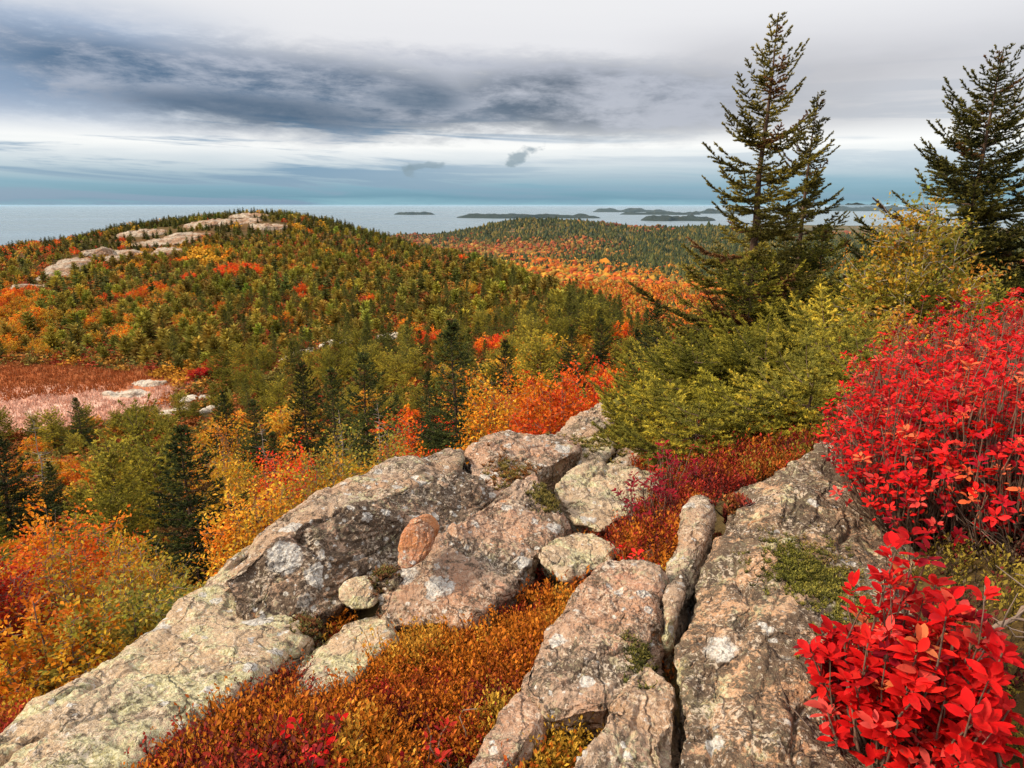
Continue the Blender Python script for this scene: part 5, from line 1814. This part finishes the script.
for i in order:
    if not single[i]:
        continue
    loc = (C3[i, 0], C3[i, 1], C3[i, 2] - 0.05)
    wh = where_is(i)
    far = cr_[i] > 46
    rz = g5.uniform(0, 6.28)
    if kindv[i] in (0, 1):
        kd = 'spruce' if kindv[i] == 0 else ('larch' if g5.random() < 0.15 else 'pine')
        var = {'spruce': SPR, 'pine': PIN, 'larch': LAR}[kd]
        vi = g5.integers(0, len(var))
        bh = {'spruce': 4.0, 'pine': 3.2, 'larch': 3.6}[kd]
        lab = {'spruce': 'dark green spruce crowded ', 'pine': 'olive bushy pine crowded ', 'larch': 'yellowing thin larch crowded '}[kd] + wh
        grp = {'spruce': 'spruces ', 'pine': 'pines ', 'larch': 'larches '}[kd] + wh
        if far:
            s = hsz[i] / bh
            o = link(kd + '_tree', joined_mesh('%s_%d' % (kd, vi), var[vi][3], (M_BARK, M_BARK, M_NEEDLE)), None, loc, rz, (s * 1.1, s * 1.1, s))
            tag(o, lab, kd, grp)
        else:
            place_tree(var[vi], loc, hsz[i], lab, grp, kd + '_tree', kd, rz, 1.05, bh)
    else:
        if C3[i, 0] < -10 and 175 < cx[i] < 275 and 360 < cy[i] < 400:
            nm = 'crimson'
        else:
            nm = ('yellow', 'gold', 'gold', 'orange', 'fire')[int(np.clip((nB[i] + 0.35) / 0.7 * 4 + g5.normal(0, 0.9), 0, 4))]
        vi = g5.integers(0, 2)
        v_ = SHV[nm][vi]
        s = hsz[i] / 1.8
        lab = CNAME[nm] + ' leafy shrub among the evergreens ' + wh
        grp = CNAME[nm] + ' shrubs ' + wh
        if far:
            o = link('autumn_shrub', joined_mesh('%s_%d' % (nm, vi), v_[2], (M_TWIG, M_LEAF)), None, loc, rz, (s * 1.15, s * 1.15, s))
            tag(o, lab, 'shrub', grp)
        else:
            e = empty('autumn_shrub', loc, rz, (s * 1.15, s * 1.15, s))
            tag(e, lab, 'shrub', grp)
            link('stems', v_[0], e)
            link('leaves', v_[1], e)

# dead grey snags among the living trees
def snag(label, px, Y, pt, seed):
    l_ = base_at(px, Y)
    h = tree_height(l_, pt)
    e = empty('dead_tree', l_)
    tag(e, label, 'dead tree', 'dead snags in the hollow')
    g = np.random.default_rng(seed)
    s = np.linspace(0, 1, 8)
    ax_ = np.stack([np.cumsum(g.normal(0, 0.014 * h, 8)), np.cumsum(g.normal(0, 0.014 * h, 8)), s * h], 1)
    m = MB()
    V, F = tube(ax_, 0.035 * (1 - 0.85 * s), 5)
    m.add(V, F, (0.26, 0.21, 0.18))
    m.build('trunk', M_TWIG, e)
    m = MB()
    for q in range(34):
        u = g.uniform(0.2, 0.97)
        p = np.array([np.interp(u, s, ax_[:, a]) for a in range(3)])
        a = g.uniform(0, 6.28)
        L = h * 0.26 * (1.1 - u) * g.uniform(0.5, 1.2)
        d = np.array((math.cos(a), math.sin(a), g.uniform(-0.3, 0.4)))
        V, F = tube(np.stack([p, p + d * L * 0.6, p + d * L + np.array((0, 0, g.normal(0, 0.15) * L))]), (0.012, 0.008, 0.004), 3)
        m.add(V, F, np.array((0.28, 0.22, 0.19)) * g.uniform(0.7, 1.2))
    m.build('branches', M_TWIG, e)


snag('bare grey dead tree standing against the pink meadow', 48, 30, 408, 1401)
snag('bare grey dead tree between the orange shrubs and the big green spruce', 388, 21, 402, 1402)
snag('thin grey dead tree behind the tall yellow shrub', 345, 20, 412, 1403)
snag('broken grey dead tree at the foot of the olive pines', 268, 24, 420, 1404)

# red shrubs at the end of the meadow
for i, (px, Y, s) in enumerate([(205, 68, 0.75), (212, 71, 0.65), (247, 66, 0.7), (196, 69, 0.5), (262, 67, 0.5)]):
    l_ = base_at(px, Y)
    o = link('autumn_shrub', joined_mesh('crimson_%d' % (i % 2), SHV['crimson'][i % 2][2], (M_TWIG, M_LEAF)), None, l_, i * 1.3, (s * 1.6, s * 1.6, s))
    tag(o, ['crimson shrub left of centre in the red clump at the meadow end', 'tallest crimson shrub of the clump at the meadow end', 'crimson shrub standing apart right of the clump at the meadow end',
            'low crimson shrub leftmost in the clump at the meadow end', 'small crimson shrub farthest right of the meadow end'][i], 'shrub', 'crimson shrubs at the meadow end')

# the rest of the growth on the hill, past counting
def far_conifer(seed, dome=False):
    """a far tree: ragged tiers of bough-shaped triangles round a stem, 1 m high"""
    g = np.random.default_rng(seed)
    m = MB()
    V, F = tube(np.array(((0, 0, 0), (0, 0, 0.5), (0, 0, 0.96))), (0.02, 0.014, 0.004), 3)
    m.add(V, F, (0.5, 0.35, 0.3))
    P, D, L, W, C = [], [], [], [], []
    tiers = 8 if not dome else 7
    for k_ in range(tiers):
        t = 0.05 + 0.92 * k_ / tiers
        r_ = (0.33 * (1 - t) ** 0.85 + 0.02) if not dome else 0.42 * math.sqrt(max(0.02, 1 - (t * 0.95) ** 2))
        nb = (9 if t < 0.6 else 6) if not dome else (15 if t < 0.7 else 10)
        for q in range(nb):
            a = q * 6.283 / nb + k_ * 0.6 + g.normal(0, 0.3)
            rl = r_ * g.uniform(0.65, 1.2)
            up = (0.15 + t * 0.9) if not dome else (0.3 + t * 1.3)
            d = np.array((math.cos(a), math.sin(a), up - 0.25))
            for v in range(2):
                P.append((math.cos(a) * rl * 0.12, math.sin(a) * rl * 0.12, t + g.normal(0, 0.015)))
                D.append(d + g.normal(0, 0.18, 3))
                L.append(rl * g.uniform(0.8, 1.15) * (0.8 if dome else 1))
                W.append(rl * (0.34 if dome else 0.5))
                C.append(np.ones(3) * g.uniform(0.65, 1.35))
    P, D, L, W, C = (np.array(q) for q in (P, D, L, W, C))
    needles(m, P, D, L, W, C, g)
    return m.arrays()


def far_shrub(seed, n=90, big=1.0):
    g = np.random.default_rng(seed)
    m = MB()
    a = g.uniform(0, 6.283, n)
    ro = np.sqrt(g.random(n)) * 0.55
    zz = (1 - 0.75 * (ro / 0.55) ** 2) * g.uniform(0.35, 1.0, n)
    P = np.stack([np.cos(a) * ro, np.sin(a) * ro, zz], 1)
    L = g.uniform(0.14, 0.26, n) * big
    leaves(m, P, unit(g.normal(size=(n, 3))), unit(g.normal(size=(n, 3)) + np.array((0, 0, 1.0))), L, L * 0.7, np.ones((n, 3)) * g.uniform(0.65, 1.3, (n, 1)))
    return m.arrays()


FC = [far_conifer(1200 + i) for i in range(5)]
FD = [far_conifer(1220 + i, True) for i in range(4)]
FS = [far_shrub(1240 + i) for i in range(4)]
FSL = [far_shrub(1260 + i, 30, 1.6) for i in range(4)]
rest = ~single
con, shr = MB(), MB()
for kd, T in ((0, FC), (1, FD), (2, FS)):
    s_all = rest & (kindv == kd)
    idx = np.where(s_all)[0]
    w_ = g5.integers(0, len(T), len(idx))
    if kd == 0:
        base_c = np.array((0.105, 0.10, 0.022))
    elif kd == 1:
        base_c = np.array((0.28, 0.225, 0.035))
    for i, t_ in enumerate(T):
        q = idx[w_ == i]
        if kd < 2:
            tn = base_c[None] * (1 + 0.5 * nB[q][:, None] + g5.normal(0, 0.22, (len(q), 1))) * (1 + g5.normal(0, 0.10, (len(q), 3)))
            hh_ = hsz[q]
            scl = np.stack([hh_ * (1.1 if kd == 0 else 1.25), hh_ * (1.1 if kd == 0 else 1.25), hh_], 1)
            scatter(con, t_, C3[q] - np.array((0, 0, 0.05)), scl, g5.uniform(0, 6.28, len(q)), np.clip(tn, 0.01, 0.5))
        else:
            cols = np.array([(0.58, 0.30, 0.025), (0.60, 0.22, 0.015), (0.62, 0.15, 0.012), (0.55, 0.08, 0.015), (0.40, 0.26, 0.035)])
            tn = cols[np.clip(((nB[q] + 0.35) / 0.7 * 4 + g5.normal(0, 0.9, len(q))).astype(int), 0, 4)] * (1 + g5.normal(0, 0.12, (len(q), 1)))
            hh_ = hsz[q] * 1.15
            scl = np.stack([hh_ * 1.4, hh_ * 1.4, hh_], 1)
            scatter(shr, t_, C3[q], scl, g5.uniform(0, 6.28, len(q)), tn)
tag(con.build('hillside_woods', M_FAR, None, False), 'dense dark and olive evergreens covering the hill up to the skyline', 'woods', kind='stuff')
tag(shr.build('hillside_shrubbery', M_FAR, None, False), 'scattered orange and yellow shrubs between the hillside evergreens', 'shrubs', kind='stuff')

# low scrub between the trees of the hollow and hill
scr = MB()
n = 34000
ra = np.sqrt(g5.uniform(7 ** 2, 200 ** 2, n) * g5.random(n) ** 0.8)
ra = np.clip(ra, 7, 210)
aa = g5.uniform(R(-46), R(30), n)
SX, SY = ra * np.sin(aa), ra * np.cos(aa)
k_ok = (meadow_mask(SX, SY) < g5.random(n) ** 0.5)
for (bx, by, bw, bd) in bare:
    k_ok &= (((SX - bx) / bw) ** 2 + ((SY - by) / bd) ** 2) > 0.8
SX, SY, ra = SX[k_ok], SY[k_ok], ra[k_ok]
SP_ = np.stack([SX, SY, height(SX, SY) - 0.05], 1)
cols = np.array([(0.26, 0.08, 0.02), (0.16, 0.12, 0.025), (0.34, 0.16, 0.025), (0.11, 0.10, 0.022), (0.30, 0.05, 0.02), (0.44, 0.2, 0.02)])
cid = np.clip(((fbm(np.stack([SX / 6, SY / 6, np.full(len(SX), 4.0)], 1), 3, 91) + 0.45) * 6 + g5.normal(0, 0.7, len(SX))).astype(int), 0, 5)
w_ = g5.integers(0, 4, len(SX))
for i in range(4):
  for T_, near_ in ((FS, True), (FSL, False)):
    s_ = (w_ == i) & ((ra < 24) == near_)
    sz = np.interp(ra[s_], (7, 20, 80, 200), (0.35, 0.5, 0.7, 0.95)) * g5.uniform(0.6, 1.3, s_.sum())
    scatter(scr, T_[i], SP_[s_], np.stack([sz * 1.7, sz * 1.7, sz], 1), g5.uniform(0, 6.28, s_.sum()), cols[cid[s_]] * (1 + g5.normal(0, 0.2, (s_.sum(), 1))))
tag(scr.build('undergrowth', M_FAR, None, False), 'brown and rusty scrub covering the soil between the trees', 'undergrowth', kind='stuff')

# meadow grass
gm = MB()
n = 26000
MX, MY = g5.uniform(-80, -14, n), g5.uniform(45, 76, n)
mk = meadow_mask(MX, MY)
s_ = g5.random(n) < mk
for (bx, by, bw, bd) in bare:
    s_ &= (((MX - bx) / bw) ** 2 + ((MY - by) / bd) ** 2) > 0.8
MX, MY = MX[s_], MY[s_]
MP = np.stack([MX, MY, height(MX, MY)], 1)
fr = MY + fbm(np.stack([MX / 6, MY / 6, np.zeros(len(MX))], 1), 3, 95) * 9 < 63
pale = g5.random(len(MX))
MC = np.where(fr[:, None], np.where((pale < 0.55)[:, None], np.array((0.60, 0.39, 0.30))[None], np.array((0.50, 0.27, 0.19))[None]), np.where((pale < 0.6)[:, None], np.array((0.34, 0.10, 0.03))[None], np.array((0.25, 0.08, 0.026))[None]))
MC = MC * (1 + g5.normal(0, 0.16, (len(MX), 1)))
for rep in range(3):
    needles(gm, MP + g5.normal(0, 0.12, MP.shape) * np.array((1, 1, 0)), np.stack([g5.normal(0, 0.3, len(MX)), g5.normal(0, 0.3, len(MX)), np.ones(len(MX))], 1), g5.uniform(0.18, 0.50, len(MX)), np.full(len(MX), 0.10), np.clip(MC, 0, .9), g5)
tag(gm.build('meadow_grass', M_FAR, None, False), 'pink and rust-red sedge of the boggy meadow', 'grass', kind='stuff')

# ------------------------------------------------------------------ the wooded valley and far hills
def far_crown(seed):
    g = np.random.default_rng(seed)
    b = bmesh.new()
    bmesh.ops.create_icosphere(b, subdivisions=1, radius=1)
    V = np.array([v.co[:] for v in b.verts]) * g.uniform(0.55, 1.3, (12, 1))
    F = np.array([[v.index for v in f.verts] for f in b.faces])
    b.free()
    V[:, 2] = V[:, 2] * 1.0 + 0.55
    V[:, :2] *= 0.78
    return V, F, np.ones((len(V), 3)) * g.uniform(0.75, 1.2, (len(V), 1))


def far_spire(seed):
    g = np.random.default_rng(seed)
    V = [(0, 0, 1.5)]
    for k_ in range(6):
        a = k_ * 6.283 / 6
        r_ = 0.62 * g.uniform(0.7, 1.2)
        V.append((math.cos(a) * r_, math.sin(a) * r_, 0.15))
        V.append((math.cos(a + 0.5) * r_ * 0.45, math.sin(a + 0.5) * r_ * 0.45, 0.95))
    F = []
    for k_ in range(6):
        n_ = (k_ + 1) % 6
        F += [(1 + 2 * k_, 1 + 2 * n_, 2 + 2 * k_), (0, 2 + 2 * k_, 1 + 2 * n_), (0, 1 + 2 * n_, 2 + 2 * n_)]
    return np.array(V, float), np.array(F), np.ones((13, 3)) * g.uniform(0.7, 1.25, (13, 1))


CR = [far_crown(1300 + i) for i in range(4)]
SPI = [far_spire(1320 + i) for i in range(3)]
val = MB()
n = 170000
lr_ = np.exp(g5.uniform(math.log(130), math.log(4300), n))
aa = g5.uniform(R(-14), R(42), n)
VX, VY = lr_ * np.sin(aa), lr_ * np.cos(aa)
VZ = height(VX, VY)
vx, vy = project(np.stack([VX, VY, VZ], 1))
seen = (vx > 340) & (vx < 1060) & (VZ > SEA_Z + 3) & (VZ < np.where(lr_ < 420, -36, 0))
VX, VY, VZ, lr_, vx, vy = (q[seen] for q in (VX, VY, VZ, lr_, vx, vy))
zone = fbm(np.stack([VX / 420, VY / 600, np.zeros(len(VX))], 1), 4, 111) + 0.25 * fbm(np.stack([VX / 60, VY / 90, np.zeros(len(VX))], 1), 2, 121)
bright = np.interp(lr_, (150, 500, 900, 1500, 2200, 4200), (0.36, 0.56, 0.42, 0.30, 0.22, 0.14)) + zone * 1.7 - 0.22 * np.clip((vx - 740) / 120, 0, 1)
colr = g5.random(len(VX)) < bright
cp = np.array([(0.46, 0.17, 0.018), (0.48, 0.12, 0.014), (0.42, 0.22, 0.03), (0.36, 0.07, 0.02), (0.26, 0.16, 0.03)])
far_t = np.clip((lr_ - 1000) / 1500, 0, 1)
ci = np.clip((g5.random(len(VX)) * 4.2 + zone * 2).astype(int), 0, 4)
tc = cp[ci] * (1 - far_t[:, None]) + np.array([(0.26, 0.10, 0.03), (0.22, 0.06, 0.028), (0.24, 0.13, 0.04), (0.18, 0.055, 0.03), (0.14, 0.09, 0.03)])[ci] * far_t[:, None]
td = np.array([(0.04, 0.05, 0.018), (0.07, 0.075, 0.022), (0.034, 0.045, 0.02), (0.16, 0.12, 0.03)])[g5.integers(0, 4, len(VX))]
tn = np.where(colr[:, None], tc, td) * (1 + g5.normal(0, 0.18, (len(VX), 1)))
sz = np.interp(lr_, (130, 400, 900, 2000, 4300), (1.7, 2.6, 3.6, 5.2, 7.5)) * np.exp(g5.normal(0, 0.32, len(VX)))
PV = np.stack([VX, VY, VZ - sz * 0.15], 1)
w_ = g5.integers(0, 4, len(VX))
for i in range(4):
    s_ = colr & (w_ == i) & (lr_ > 800)
    scatter(val, CR[i], PV[s_], sz[s_], g5.uniform(0, 6.28, s_.sum()), np.clip(tn[s_], 0.01, 0.9))
for i in range(4):
    s_ = colr & (w_ == i) & (lr_ <= 800)
    scatter(val, FSL[i], PV[s_], np.stack([sz[s_] * 1.7, sz[s_] * 1.7, sz[s_] * 1.5], 1), g5.uniform(0, 6.28, s_.sum()), np.clip(tn[s_], 0.01, 0.9))
w_ = g5.integers(0, 3, len(VX))
for i in range(3):
    s_ = (~colr) & (w_ == i)
    scatter(val, SPI[i], PV[s_], sz[s_] * 1.1, g5.uniform(0, 6.28, s_.sum()), np.clip(tn[s_], 0.01, 0.9))
tag(val.build('valley_forest', M_FAR, None, False), 'orange, red and dark green forest of the valley and far hills', 'forest', kind='stuff')

# ------------------------------------------------------------------ sea air
hz = bpy.data.materials.new('sea_haze')
hz.use_nodes = True
k = NT(hz.node_tree)
pv = k.n('ShaderNodeVolumePrincipled')
pv.inputs['Color'].default_value = (0.52, 0.74, 0.92, 1)
pv.inputs['Density'].default_value = 9e-6
pv.inputs['Anisotropy'].default_value = 0.0
k.t.links.new(pv.outputs[0], k.n('ShaderNodeOutputMaterial').inputs['Volume'])
b = bmesh.new()
bmesh.ops.create_cube(b, size=1)
me = bpy.data.meshes.new('haze')
HX, Z0, Z1 = 165000.0, SEA_Z - 12, 5.0
for v in b.verts:
    v.co = (v.co.x * 2 * HX, v.co.y * 2 * HX, Z0 if v.co.z < 0 else Z1)
b.to_mesh(me)
b.free()
me.materials.append(hz)
tag(link('haze', me), 'thin bluish sea air over the bay and far hills', 'haze', kind='stuff')
